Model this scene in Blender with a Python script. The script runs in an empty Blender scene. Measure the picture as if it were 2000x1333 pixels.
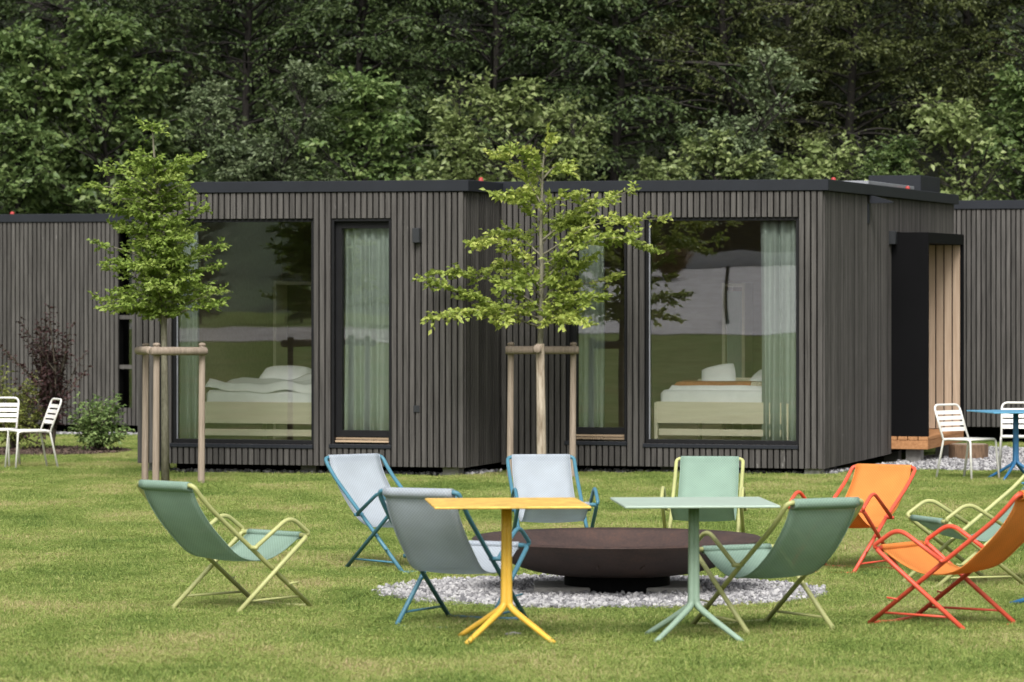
import bpy, bmesh, math, random
import numpy as np
from mathutils import Vector, Matrix

S = bpy.context.scene
COL = S.collection
R = math.radians
PI = math.pi

# ------------------------------------------------------------------ camera, sky, sun, exposure
F, YH, CAMZ = 7512.0, 546.7, 1.918          # focal length in photo pixels, horizon row, eye height


def zg(y):
    """lawn height: it falls gently away from the camera"""
    return -0.011 * (min(max(y, 5.0), 62.0) - 20.0)


cam = bpy.data.cameras.new('camera')
cam_ob = bpy.data.objects.new('camera', cam)
COL.objects.link(cam_ob)
cam_ob.location = (0, 0, CAMZ)
cam_ob.rotation_euler = (R(90), 0, 0)
cam.sensor_width = 36.0
cam.lens = F * 36.0 / 2000.0
cam.shift_y = -(666.5 - YH) / 2000.0
cam.clip_start = 0.1
cam.clip_end = 2000.0
cam.dof.use_dof = True
cam.dof.focus_distance = 30.0
cam.dof.aperture_fstop = 5.6
S.camera = cam_ob

SUN_EL, SUN_AZ = 45.0, -3.0       # elevation; azimuth measured from -Y (behind the camera) towards +X
world = bpy.data.worlds.new('World')
S.world = world
world.use_nodes = True
wn = world.node_tree
wn.nodes.clear()
sky = wn.nodes.new('ShaderNodeTexSky')
sky.sky_type = 'NISHITA'
sky.sun_disc = False
sky.sun_elevation = R(SUN_EL)
sky.sun_rotation = R(180 - SUN_AZ)
sky.air_density = 1.0
sky.dust_density = 4.0
sky.ozone_density = 1.0
hs = wn.nodes.new('ShaderNodeHueSaturation')
hs.inputs['Saturation'].default_value = 0.16      # cloud cover: nearly neutral light
bg = wn.nodes.new('ShaderNodeBackground')
bg.inputs['Strength'].default_value = 0.135
wo = wn.nodes.new('ShaderNodeOutputWorld')
wn.links.new(sky.outputs[0], hs.inputs['Color'])
wn.links.new(hs.outputs[0], bg.inputs['Color'])
wn.links.new(bg.outputs[0], wo.inputs['Surface'])

sl = bpy.data.lights.new('sun', 'SUN')
sl.energy = 2.3
sl.angle = R(32)
sl.color = (1.0, 0.97, 0.94)
sun = bpy.data.objects.new('sun', sl)
COL.objects.link(sun)
sd = Vector((math.sin(R(SUN_AZ)) * math.cos(R(SUN_EL)), -math.cos(R(SUN_AZ)) * math.cos(R(SUN_EL)), math.sin(R(SUN_EL))))
sun.rotation_euler = sd.to_track_quat('Z', 'Y').to_euler()
sun.location = (10, -10, 30)

S.view_settings.view_transform = 'Standard'
S.view_settings.look = 'None'
S.view_settings.exposure = 0.5
S.view_settings.gamma = 1.0
S.view_settings.use_curve_mapping = False
S.cycles.max_bounces = 8
S.cycles.transparent_max_bounces = 12
S.cycles.caustics_reflective = False
S.cycles.caustics_refractive = False

rng = np.random.default_rng(11)
random.seed(5)


# ------------------------------------------------------------------ materials
def new_mat(name):
    m = bpy.data.materials.new(name)
    m.use_nodes = True
    nt = m.node_tree
    nt.nodes.clear()
    out = nt.nodes.new('ShaderNodeOutputMaterial')
    return m, nt, out


def N(nt, t, **kw):
    n = nt.nodes.new(t)
    for k, v in kw.items():
        if k in n.inputs:
            n.inputs[k].default_value = v
        else:
            setattr(n, k, v)
    return n


def c4(c):
    return (c[0], c[1], c[2], 1.0)


def ramp(nt, stops):
    r = nt.nodes.new('ShaderNodeValToRGB')
    el = r.color_ramp.elements
    while len(el) < len(stops):
        el.new(0.5)
    for e, (p, c) in zip(el, stops):
        e.position = p
        e.color = c4(c)
    return r


def simple(name, col, rough=0.6, var=0.12, scale=6.0, metal=0.0, bump=0.0, spec=0.4, stretch=(1, 1, 1)):
    """base colour with a little procedural mottling and relief"""
    m, nt, out = new_mat(name)
    b = N(nt, 'ShaderNodeBsdfPrincipled', Roughness=rough, Metallic=metal)
    b.inputs['Specular IOR Level'].default_value = spec
    tc = N(nt, 'ShaderNodeTexCoord')
    mp = N(nt, 'ShaderNodeMapping')
    mp.inputs['Scale'].default_value = stretch
    nz = N(nt, 'ShaderNodeTexNoise', Scale=scale, Detail=6.0, Roughness=0.6)
    nt.links.new(tc.outputs['Object'], mp.inputs[0])
    nt.links.new(mp.outputs[0], nz.inputs['Vector'])
    lo = [max(0, c * (1 - var)) for c in col]
    hi = [c * (1 + var) for c in col]
    rp = ramp(nt, [(0.3, lo), (0.7, hi)])
    nt.links.new(nz.outputs['Fac'], rp.inputs[0])
    nt.links.new(rp.outputs[0], b.inputs['Base Color'])
    if bump:
        bp = N(nt, 'ShaderNodeBump', Strength=bump, Distance=0.01)
        nt.links.new(nz.outputs['Fac'], bp.inputs['Height'])
        nt.links.new(bp.outputs[0], b.inputs['Normal'])
    nt.links.new(b.outputs[0], out.inputs[0])
    return m


def wood(name, dark, light, rough=0.75, grain=(14, 14, 0.7), fleck=None, obvar=0.25, axis='Z'):
    """boards with grain along an axis, varied from board to board"""
    m, nt, out = new_mat(name)
    b = N(nt, 'ShaderNodeBsdfPrincipled', Roughness=rough)
    b.inputs['Specular IOR Level'].default_value = 0.15
    tc = N(nt, 'ShaderNodeTexCoord')
    oi = N(nt, 'ShaderNodeObjectInfo')
    mul = N(nt, 'ShaderNodeVectorMath', operation='SCALE')
    cmb = N(nt, 'ShaderNodeCombineXYZ')
    for i in range(3):
        nt.links.new(oi.outputs['Random'], cmb.inputs[i])
    nt.links.new(cmb.outputs[0], mul.inputs[0])
    mul.inputs['Scale'].default_value = 37.0
    add = N(nt, 'ShaderNodeVectorMath', operation='ADD')
    nt.links.new(tc.outputs['Object'], add.inputs[0])
    nt.links.new(mul.outputs[0], add.inputs[1])
    mp = N(nt, 'ShaderNodeMapping')
    mp.inputs['Scale'].default_value = grain
    nt.links.new(add.outputs[0], mp.inputs[0])
    nz = N(nt, 'ShaderNodeTexNoise', Scale=2.2, Detail=7.0, Roughness=0.65)
    nt.links.new(mp.outputs[0], nz.inputs['Vector'])
    rp = ramp(nt, [(0.3, dark), (0.72, light)])
    nt.links.new(nz.outputs['Fac'], rp.inputs[0])
    col = rp.outputs[0]
    if fleck:
        mp2 = N(nt, 'ShaderNodeMapping')
        mp2.inputs['Scale'].default_value = [g * 0.6 for g in grain[:2]] + [grain[2] * 4] if axis == 'Z' else grain
        nt.links.new(add.outputs[0], mp2.inputs[0])
        n2 = N(nt, 'ShaderNodeTexNoise', Scale=1.6, Detail=5.0, Roughness=0.7)
        nt.links.new(mp2.outputs[0], n2.inputs['Vector'])
        r2 = ramp(nt, [(0.67, (0, 0, 0)), (0.77, (1, 1, 1))])
        nt.links.new(n2.outputs['Fac'], r2.inputs[0])
        mx = N(nt, 'ShaderNodeMix', data_type='RGBA')
        nt.links.new(r2.outputs[0], mx.inputs[0])
        nt.links.new(col, mx.inputs[6])
        mx.inputs[7].default_value = c4(fleck)
        col = mx.outputs[2]
    hv = N(nt, 'ShaderNodeHueSaturation')
    mr = N(nt, 'ShaderNodeMapRange')
    mr.inputs['To Min'].default_value = 1 - obvar
    mr.inputs['To Max'].default_value = 1 + obvar
    nt.links.new(oi.outputs['Random'], mr.inputs[0])
    ta = N(nt, 'ShaderNodeAttribute', attribute_name='tone')
    ad = N(nt, 'ShaderNodeMath', operation='ADD')
    nt.links.new(mr.outputs[0], ad.inputs[0])
    nt.links.new(ta.outputs['Fac'], ad.inputs[1])
    nt.links.new(ad.outputs[0], hv.inputs['Value'])
    nt.links.new(col, hv.inputs['Color'])
    nt.links.new(hv.outputs[0], b.inputs['Base Color'])
    bp = N(nt, 'ShaderNodeBump', Strength=0.35, Distance=0.004)
    nt.links.new(nz.outputs['Fac'], bp.inputs['Height'])
    nt.links.new(bp.outputs[0], b.inputs['Normal'])
    nt.links.new(b.outputs[0], out.inputs[0])
    return m


def leaf_mat(name, dark, mid, light, trans=0.35, rough=0.5, obvar=0.0):
    """leaves: colour differs leaf by leaf (attribute 'rnd'), some light passes through"""
    m, nt, out = new_mat(name)
    at = N(nt, 'ShaderNodeAttribute', attribute_name='rnd')
    rp = ramp(nt, [(0.0, dark), (0.5, mid), (1.0, light)])
    nt.links.new(at.outputs['Fac'], rp.inputs[0])
    col = rp.outputs[0]
    if obvar:
        oi = N(nt, 'ShaderNodeObjectInfo')
        hv = N(nt, 'ShaderNodeHueSaturation')
        mr = N(nt, 'ShaderNodeMapRange')
        mr.inputs['To Min'].default_value = 1 - obvar
        mr.inputs['To Max'].default_value = 1 + obvar
        nt.links.new(oi.outputs['Random'], mr.inputs[0])
        nt.links.new(mr.outputs[0], hv.inputs['Value'])
        nt.links.new(col, hv.inputs['Color'])
        col = hv.outputs[0]
    b = N(nt, 'ShaderNodeBsdfPrincipled', Roughness=rough)
    b.inputs['Specular IOR Level'].default_value = 0.35
    t = N(nt, 'ShaderNodeBsdfTranslucent')
    mx = N(nt, 'ShaderNodeMixShader', Fac=trans)
    nt.links.new(col, b.inputs['Base Color'])
    nt.links.new(col, t.inputs['Color'])
    nt.links.new(b.outputs[0], mx.inputs[1])
    nt.links.new(t.outputs[0], mx.inputs[2])
    nt.links.new(mx.outputs[0], out.inputs[0])
    return m


def glass_mat(name, r0=0.1, tint=(0.985, 0.995, 0.982)):
    """insulating glazing: clear with a strong mirror image"""
    m, nt, out = new_mat(name)
    tr = N(nt, 'ShaderNodeBsdfTransparent', Color=c4(tint))
    gl = N(nt, 'ShaderNodeBsdfGlossy', Roughness=0.0)
    gl.inputs['Color'].default_value = (0.97, 0.98, 1.0, 1)
    tc = N(nt, 'ShaderNodeTexCoord')
    nz = N(nt, 'ShaderNodeTexNoise', Scale=1.3, Detail=1.0)
    bp = N(nt, 'ShaderNodeBump', Strength=0.03, Distance=0.02)
    nt.links.new(tc.outputs['Object'], nz.inputs['Vector'])
    nt.links.new(nz.outputs['Fac'], bp.inputs['Height'])
    nt.links.new(bp.outputs[0], gl.inputs['Normal'])
    fr = N(nt, 'ShaderNodeFresnel', IOR=1.5)
    mr = N(nt, 'ShaderNodeMapRange')
    mr.inputs['From Min'].default_value = 0.04
    mr.inputs['To Min'].default_value = r0
    nt.links.new(fr.outputs[0], mr.inputs[0])
    mx = N(nt, 'ShaderNodeMixShader')
    nt.links.new(mr.outputs[0], mx.inputs[0])
    nt.links.new(tr.outputs[0], mx.inputs[1])
    nt.links.new(gl.outputs[0], mx.inputs[2])
    nt.links.new(mx.outputs[0], out.inputs[0])
    return m


def sling_mat(name, col, trans=0.3, clear=0.06):
    """woven mesh fabric: fine weave from the UVs, lets some light through"""
    m, nt, out = new_mat(name)
    uv = N(nt, 'ShaderNodeTexCoord')
    mp = N(nt, 'ShaderNodeMapping')
    mp.inputs['Scale'].default_value = (1, 1, 1)
    nt.links.new(uv.outputs['UV'], mp.inputs[0])
    ck = N(nt, 'ShaderNodeTexChecker', Scale=95.0)
    ck.inputs['Color1'].default_value = c4([c * 0.90 for c in col])
    ck.inputs['Color2'].default_value = c4([min(1, c * 1.08) for c in col])
    nt.links.new(mp.outputs[0], ck.inputs['Vector'])
    nz = N(nt, 'ShaderNodeTexNoise', Scale=7.0, Detail=5.0)
    nt.links.new(uv.outputs['UV'], nz.inputs['Vector'])
    hv = N(nt, 'ShaderNodeHueSaturation')
    mr = N(nt, 'ShaderNodeMapRange')
    mr.inputs['To Min'].default_value = 0.85
    mr.inputs['To Max'].default_value = 1.15
    nt.links.new(nz.outputs['Fac'], mr.inputs[0])
    nt.links.new(mr.outputs[0], hv.inputs['Value'])
    nt.links.new(ck.outputs['Color'], hv.inputs['Color'])
    d = N(nt, 'ShaderNodeBsdfPrincipled', Roughness=0.75)
    d.inputs['Specular IOR Level'].default_value = 0.2
    t = N(nt, 'ShaderNodeBsdfTranslucent')
    c = N(nt, 'ShaderNodeBsdfTransparent')
    bp = N(nt, 'ShaderNodeBump', Strength=0.3, Distance=0.002)
    nt.links.new(ck.outputs['Fac'], bp.inputs['Height'])
    nt.links.new(bp.outputs[0], d.inputs['Normal'])
    m1 = N(nt, 'ShaderNodeMixShader', Fac=trans)
    m2 = N(nt, 'ShaderNodeMixShader', Fac=clear)
    nt.links.new(hv.outputs[0], d.inputs['Base Color'])
    nt.links.new(hv.outputs[0], t.inputs['Color'])
    nt.links.new(d.outputs[0], m1.inputs[1])
    nt.links.new(t.outputs[0], m1.inputs[2])
    nt.links.new(m1.outputs[0], m2.inputs[1])
    nt.links.new(c.outputs[0], m2.inputs[2])
    nt.links.new(m2.outputs[0], out.inputs[0])
    return m


def lawn_like(name, stops, scale=0.9, fine=60.0, blade=False, trans=0.3):
    """patchy ground colour from the place on the ground; used on soil and on blades"""
    m, nt, out = new_mat(name)
    ge = N(nt, 'ShaderNodeNewGeometry')
    n1 = N(nt, 'ShaderNodeTexNoise', Scale=scale, Detail=5.0, Roughness=0.6)
    n2 = N(nt, 'ShaderNodeTexNoise', Scale=fine, Detail=2.0)
    mp = N(nt, 'ShaderNodeMapping')
    mp.inputs['Scale'].default_value = (1, 0.55, 0)
    nt.links.new(ge.outputs['Position'], mp.inputs[0])
    nt.links.new(mp.outputs[0], n1.inputs['Vector'])
    nt.links.new(ge.outputs['Position'], n2.inputs['Vector'])
    mxf = N(nt, 'ShaderNodeMix', data_type='FLOAT')
    mxf.inputs[0].default_value = 0.3
    nt.links.new(n1.outputs['Fac'], mxf.inputs[2])
    nt.links.new(n2.outputs['Fac'], mxf.inputs[3])
    ct = N(nt, 'ShaderNodeMapRange', clamp=False)
    ct.inputs['From Min'].default_value = 0.38
    ct.inputs['From Max'].default_value = 0.62
    ct.inputs['To Min'].default_value = 0.28
    ct.inputs['To Max'].default_value = 0.70
    nt.links.new(mxf.outputs[0], ct.inputs[0])
    fac = ct.outputs[0]
    if blade:
        at = N(nt, 'ShaderNodeAttribute', attribute_name='rnd')
        ma = N(nt, 'ShaderNodeMath', operation='MULTIPLY_ADD')
        ma.inputs[1].default_value = 0.52
        nt.links.new(at.outputs['Fac'], ma.inputs[0])
        sb = N(nt, 'ShaderNodeMath', operation='SUBTRACT')
        sb.inputs[1].default_value = 0.26
        nt.links.new(fac, sb.inputs[0])
        nt.links.new(sb.outputs[0], ma.inputs[2])
        fac = ma.outputs[0]
    rp = ramp(nt, stops)
    nt.links.new(fac, rp.inputs[0])
    b = N(nt, 'ShaderNodeBsdfPrincipled', Roughness=0.65 if blade else 0.95)
    b.inputs['Specular IOR Level'].default_value = 0.25 if blade else 0.05
    nt.links.new(rp.outputs[0], b.inputs['Base Color'])
    if blade:
        t = N(nt, 'ShaderNodeBsdfTranslucent')
        nt.links.new(rp.outputs[0], t.inputs['Color'])
        mx = N(nt, 'ShaderNodeMixShader', Fac=trans)
        nt.links.new(b.outputs[0], mx.inputs[1])
        nt.links.new(t.outputs[0], mx.inputs[2])
        nt.links.new(mx.outputs[0], out.inputs[0])
    else:
        bp = N(nt, 'ShaderNodeBump', Strength=0.6, Distance=0.02)
        nt.links.new(n2.outputs['Fac'], bp.inputs['Height'])
        nt.links.new(bp.outputs[0], b.inputs['Normal'])
        nt.links.new(b.outputs[0], out.inputs[0])
    return m


def rnd_mat(name, stops, rough=0.8):
    """stones, bark chips: one colour per piece"""
    m, nt, out = new_mat(name)
    oi = N(nt, 'ShaderNodeObjectInfo')
    rp = ramp(nt, stops)
    nt.links.new(oi.outputs['Random'], rp.inputs[0])
    tc = N(nt, 'ShaderNodeTexCoord')
    nz = N(nt, 'ShaderNodeTexNoise', Scale=60.0, Detail=4.0)
    nt.links.new(tc.outputs['Object'], nz.inputs['Vector'])
    hv = N(nt, 'ShaderNodeHueSaturation')
    mr = N(nt, 'ShaderNodeMapRange')
    mr.inputs['To Min'].default_value = 0.75
    mr.inputs['To Max'].default_value = 1.2
    nt.links.new(nz.outputs['Fac'], mr.inputs[0])
    nt.links.new(mr.outputs[0], hv.inputs['Value'])
    nt.links.new(rp.outputs[0], hv.inputs['Color'])
    b = N(nt, 'ShaderNodeBsdfPrincipled', Roughness=rough)
    b.inputs['Specular IOR Level'].default_value = 0.3
    nt.links.new(hv.outputs[0], b.inputs['Base Color'])
    nt.links.new(b.outputs[0], out.inputs[0])
    return m


def rust_mat(name):
    m, nt, out = new_mat(name)
    b = N(nt, 'ShaderNodeBsdfPrincipled', Roughness=0.5, Metallic=0.3)
    tc = N(nt, 'ShaderNodeTexCoord')
    n1 = N(nt, 'ShaderNodeTexNoise', Scale=4.5, Detail=9.0, Roughness=0.7)
    n2 = N(nt, 'ShaderNodeTexNoise', Scale=55.0, Detail=4.0)
    nt.links.new(tc.outputs['Object'], n1.inputs['Vector'])
    nt.links.new(tc.outputs['Object'], n2.inputs['Vector'])
    mx = N(nt, 'ShaderNodeMix', data_type='FLOAT')
    mx.inputs[0].default_value = 0.35
    nt.links.new(n1.outputs['Fac'], mx.inputs[2])
    nt.links.new(n2.outputs['Fac'], mx.inputs[3])
    rp = ramp(nt, [(0.33, (0.038, 0.026, 0.024)), (0.52, (0.07, 0.044, 0.037)), (0.66, (0.105, 0.058, 0.042)), (0.8, (0.18, 0.08, 0.035))])
    nt.links.new(mx.outputs[0], rp.inputs[0])
    nt.links.new(rp.outputs[0], b.inputs['Base Color'])
    bp = N(nt, 'ShaderNodeBump', Strength=0.15, Distance=0.004)
    nt.links.new(n2.outputs['Fac'], bp.inputs['Height'])
    nt.links.new(bp.outputs[0], b.inputs['Normal'])
    nt.links.new(b.outputs[0], out.inputs[0])
    return m


M = dict(
    slat=wood('weathered_slat', (0.045, 0.042, 0.039), (0.108, 0.101, 0.094), fleck=(0.19, 0.182, 0.172), obvar=0.17),
    membrane=simple('black_membrane', (0.006, 0.006, 0.006), 0.95, 0.2, spec=0.03),
    fascia=simple('anthracite_sheet_metal', (0.014, 0.016, 0.021), 0.5, 0.12, 3.0, spec=0.28),
    roof=simple('roof_gravel', (0.12, 0.12, 0.115), 0.9, 0.3, 30.0),
    frame=simple('dark_window_frame', (0.010, 0.010, 0.011), 0.5, 0.15, spec=0.18),
    black=simple('black_panel', (0.004, 0.004, 0.0045), 0.7, 0.1, 2.0, spec=0.08),
    sillwood=wood('light_sill_wood', (0.28, 0.2, 0.13), (0.42, 0.32, 0.22), grain=(0.7, 14, 14)),
    lining=wood('pale_lining_board', (0.36, 0.26, 0.185), (0.5, 0.385, 0.285), obvar=0.1),
    step=wood('larch_step', (0.3, 0.14, 0.06), (0.5, 0.26, 0.12), grain=(14, 0.9, 14), obvar=0.12),
    ply=wood('pale_plywood', (0.32, 0.27, 0.19), (0.42, 0.36, 0.26), grain=(1.2, 9, 9), obvar=0.05),
    bedwood=wood('pale_bed_board', (0.70, 0.64, 0.48), (0.80, 0.74, 0.58), grain=(0.8, 9, 9), fleck=(0.5, 0.38, 0.22), obvar=0.04),
    linen=simple('white_linen', (0.86, 0.87, 0.86), 0.9, 0.05, 9.0, bump=0.3),
    rustblanket=simple('rust_blanket', (0.42, 0.17, 0.07), 0.95, 0.2, 30.0, bump=0.3),
    pattern=simple('patterned_blanket', (0.5, 0.43, 0.33), 0.95, 0.7, 70.0),
    curtain=simple('mint_curtain', (0.37, 0.43, 0.385), 0.9, 0.1, 20.0, stretch=(4, 4, 0.4)),
    glass=glass_mat('window_glass', 0.095),
    concrete=simple('concrete', (0.30, 0.29, 0.27), 0.9, 0.25, 9.0, bump=0.3),
    post=wood('stake_wood', (0.21, 0.165, 0.125), (0.36, 0.295, 0.235), grain=(18, 18, 1.2), obvar=0.12),
    barkpost=wood('peeled_stake', (0.16, 0.12, 0.08), (0.52, 0.45, 0.36), grain=(9, 9, 1.6), obvar=0.05),
    bark=wood('young_bark', (0.09, 0.083, 0.056), (0.26, 0.245, 0.18), grain=(20, 20, 5), obvar=0.1),
    darkbark=simple('dark_bark', (0.022, 0.019, 0.016), 0.95, 0.4, 5.0, stretch=(4, 4, 0.6)),
    twig=simple('twig_bark', (0.09, 0.075, 0.055), 0.9, 0.3, 20.0),
    white=simple('white_paint', (0.72, 0.70, 0.66), 0.45, 0.04, 5.0),
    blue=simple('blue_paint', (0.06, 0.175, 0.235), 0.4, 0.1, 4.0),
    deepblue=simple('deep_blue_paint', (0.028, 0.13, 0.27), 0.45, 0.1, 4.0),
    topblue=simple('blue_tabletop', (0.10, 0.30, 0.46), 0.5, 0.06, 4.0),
    lime=simple('olive_green_paint', (0.40, 0.41, 0.17), 0.45, 0.1, 4.0),
    coral=simple('coral_red_paint', (0.62, 0.085, 0.045), 0.42, 0.08, 4.0),
    yellow=simple('yellow_paint', (0.70, 0.42, 0.055), 0.45, 0.08, 6.0),
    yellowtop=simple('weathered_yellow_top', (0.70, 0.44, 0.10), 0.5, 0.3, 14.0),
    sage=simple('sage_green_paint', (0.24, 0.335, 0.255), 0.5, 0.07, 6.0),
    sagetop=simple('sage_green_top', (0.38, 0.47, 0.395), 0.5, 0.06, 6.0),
    sl_white=sling_mat('white_mesh_fabric', (0.56, 0.61, 0.665), 0.46, 0.08),
    sl_mint=sling_mat('mint_mesh_fabric', (0.31, 0.44, 0.36), 0.28, 0.15),
    sl_orange=sling_mat('orange_mesh_fabric', (0.80, 0.30, 0.075), 0.3, 0.03),
    darkplastic=simple('dark_plastic', (0.02, 0.022, 0.025), 0.5, 0.1),
    rust=rust_mat('rusted_steel'),
    redplastic=simple('red_plastic', (0.38, 0.045, 0.04), 0.5, 0.1),
    solar=simple('grey_metal', (0.25, 0.26, 0.28), 0.35, 0.1),
    soil=lawn_like('lawn_soil', [(0.3, (0.085, 0.135, 0.03)), (0.5, (0.13, 0.18, 0.042)), (0.70, (0.19, 0.175, 0.07))]),
    blade=lawn_like('grass_blade', [(0.12, (0.075, 0.135, 0.03)), (0.36, (0.20, 0.285, 0.06)), (0.56, (0.335, 0.405, 0.11)), (0.69, (0.43, 0.425, 0.165)), (0.86, (0.51, 0.39, 0.23))], blade=True),
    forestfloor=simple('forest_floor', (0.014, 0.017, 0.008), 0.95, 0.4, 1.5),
    hill=simple('wooded_hill', (0.055, 0.085, 0.035), 0.95, 0.5, 0.25),
    stone=rnd_mat('limestone_gravel', [(0.0, (0.12, 0.118, 0.125)), (0.45, (0.28, 0.275, 0.28)), (1.0, (0.47, 0.46, 0.455))]),
    gravelbed=simple('gravel_bed', (0.2, 0.195, 0.19), 0.95, 0.35, 40.0),
    chip=rnd_mat('bark_mulch', [(0.0, (0.03, 0.02, 0.015)), (0.6, (0.075, 0.05, 0.038)), (1.0, (0.14, 0.10, 0.075))], 0.9),
    mulchbed=simple('mulch_soil', (0.035, 0.024, 0.018), 0.95, 0.35, 30.0),
    yard=simple('yard_gravel', (0.5, 0.485, 0.49), 0.95, 0.2, 3.0),
    barnwood=simple('barn_boards', (0.085, 0.066, 0.05), 0.9, 0.35, 3.0, stretch=(3, 3, 0.3)),
    pale=simple('pale_render', (0.6, 0.6, 0.62), 0.9, 0.05),
    lf_hornbeam=leaf_mat('hornbeam_leaf', (0.13, 0.20, 0.035), (0.23, 0.32, 0.06), (0.37, 0.45, 0.115)),
    lf_beech=leaf_mat('yellow_green_leaf', (0.21, 0.285, 0.055), (0.345, 0.42, 0.09), (0.50, 0.53, 0.14)),
    lf_hazel=leaf_mat('shrub_leaf', (0.06, 0.10, 0.03), (0.115, 0.175, 0.055), (0.21, 0.27, 0.095), 0.3, 0.45, 0.2),
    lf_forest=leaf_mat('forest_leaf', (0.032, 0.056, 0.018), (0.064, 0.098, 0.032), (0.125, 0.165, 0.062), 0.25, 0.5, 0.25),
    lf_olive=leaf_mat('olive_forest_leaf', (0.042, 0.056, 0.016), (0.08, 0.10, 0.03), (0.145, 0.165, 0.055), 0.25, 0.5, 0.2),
    lf_purple=leaf_mat('purple_leaf', (0.03, 0.015, 0.015), (0.055, 0.026, 0.026), (0.085, 0.04, 0.036), 0.2),
    lf_bush=leaf_mat('garden_bush_leaf', (0.10, 0.17, 0.05), (0.19, 0.28, 0.09), (0.32, 0.41, 0.15)),
    lf_golden=leaf_mat('golden_bush_leaf', (0.14, 0.17, 0.04), (0.24, 0.27, 0.07), (0.36, 0.36, 0.12)),
    lf_bright=leaf_mat('bright_shrub_leaf', (0.10, 0.14, 0.045), (0.19, 0.24, 0.085), (0.31, 0.36, 0.15), 0.3, 0.45, 0.12),
    lf_grey=leaf_mat('grey_green_leaf', (0.07, 0.10, 0.045), (0.125, 0.165, 0.08), (0.20, 0.24, 0.125), 0.25, 0.45, 0.15),
    straw=leaf_mat('straw_leaf', (0.22, 0.14, 0.07), (0.32, 0.21, 0.11), (0.42, 0.3, 0.17), 0.2),
)


# ------------------------------------------------------------------ mesh helpers
class MB:
    def __init__(s):
        s.v, s.f, s.uv = [], [], None

    def box(s, x0, x1, y0, y1, z0, z1):
        i = len(s.v)
        s.v += [(x0, y0, z0), (x1, y0, z0), (x1, y1, z0), (x0, y1, z0), (x0, y0, z1), (x1, y0, z1), (x1, y1, z1), (x0, y1, z1)]
        s.f += [(i, i + 3, i + 2, i + 1), (i + 4, i + 5, i + 6, i + 7), (i, i + 1, i + 5, i + 4), (i + 1, i + 2, i + 6, i + 5), (i + 2, i + 3, i + 7, i + 6), (i + 3, i, i + 4, i + 7)]
        return s

    def tube(s, pts, r, seg=8, caps=True):
        pts = [Vector(p) for p in pts]
        n = len(pts)
        rs = list(r) if hasattr(r, '__len__') else [r] * n
        tang = []
        for i in range(n):
            a = pts[max(i - 1, 0)]
            b = pts[min(i + 1, n - 1)]
            tang.append((b - a).normalized())
        up = Vector((0, 0, 1)) if abs(tang[0].z) < 0.9 else Vector((1, 0, 0))
        nrm = (up - tang[0] * up.dot(tang[0])).normalized()
        base = len(s.v)
        for i in range(n):
            nrm = (nrm - tang[i] * nrm.dot(tang[i])).normalized()
            bn = tang[i].cross(nrm)
            for k in range(seg):
                a = 2 * PI * k / seg
                s.v.append(tuple(pts[i] + (nrm * math.cos(a) + bn * math.sin(a)) * rs[i]))
        for i in range(n - 1):
            for k in range(seg):
                a = base + i * seg + k
                b = base + i * seg + (k + 1) % seg
                s.f.append((a, b, b + seg, a + seg))
        if caps:
            s.f.append(tuple(base + k for k in reversed(range(seg))))
            s.f.append(tuple(base + (n - 1) * seg + k for k in range(seg)))
        return s

    def lathe(s, prof, seg=48, c=(0, 0, 0)):
        base = len(s.v)
        for (r, z) in prof:
            for k in range(seg):
                a = 2 * PI * k / seg
                s.v.append((c[0] + r * math.cos(a), c[1] + r * math.sin(a), c[2] + z))
        for i in range(len(prof) - 1):
            for k in range(seg):
                a = base + i * seg + k
                b = base + i * seg + (k + 1) % seg
                s.f.append((a, b, b + seg, a + seg))
        return s

    def ball(s, c, r, seg=10, rings=6, sc=(1, 1, 1)):
        prof = []
        base = len(s.v)
        for i in range(rings + 1):
            t = PI * i / rings
            for k in range(seg):
                a = 2 * PI * k / seg
                rr = max(math.sin(t), 0.02) * r
                s.v.append((c[0] + rr * math.cos(a) * sc[0], c[1] + rr * math.sin(a) * sc[1], c[2] - r * math.cos(t) * sc[2]))
        for i in range(rings):
            for k in range(seg):
                a = base + i * seg + k
                b = base + i * seg + (k + 1) % seg
                s.f.append((a, b, b + seg, a + seg))
        return s

    def mesh(s, name, mat, smooth=False, bevel=0.0):
        me = bpy.data.meshes.new(name)
        me.from_pydata(s.v, [], s.f)
        if bevel:
            bm = bmesh.new()
            bm.from_mesh(me)
            bmesh.ops.bevel(bm, geom=bm.edges[:], offset=bevel, segments=1, affect='EDGES')
            bm.to_mesh(me)
            bm.free()
        me.materials.append(mat)
        if smooth:
            me.polygons.foreach_set('use_smooth', [True] * len(me.polygons))
        me.update()
        return me

    def build(s, name, mat, parent=None, smooth=False, bevel=0.0):
        return link(name, s.mesh(name, mat, smooth, bevel), parent)


def link(name, me, parent=None, loc=None, rz=0.0):
    o = bpy.data.objects.new(name, me)
    COL.objects.link(o)
    if parent:
        o.parent = parent
    if loc is not None:
        o.location = loc
    if rz:
        o.rotation_euler = (0, 0, rz)
    return o


def tag(o, label=None, cat=None, group=None, kind=None):
    if label:
        o['label'] = label
    if cat:
        o['category'] = cat
    if group:
        o['group'] = group
    if kind:
        o['kind'] = kind
    return o


def thing(name, label, cat, loc=(0, 0, 0), rz=0.0, group=None):
    o = bpy.data.objects.new(name, None)
    o.empty_display_size = 0.2
    COL.objects.link(o)
    o.location = loc
    o.rotation_euler = (0, 0, rz)
    return tag(o, label, cat, group)


def copy_tree(o, parent=None):
    c = o.copy()
    COL.objects.link(c)
    if parent:
        c.parent = parent
    for ch in list(o.children):
        copy_tree(ch, c)
    return c


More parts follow.
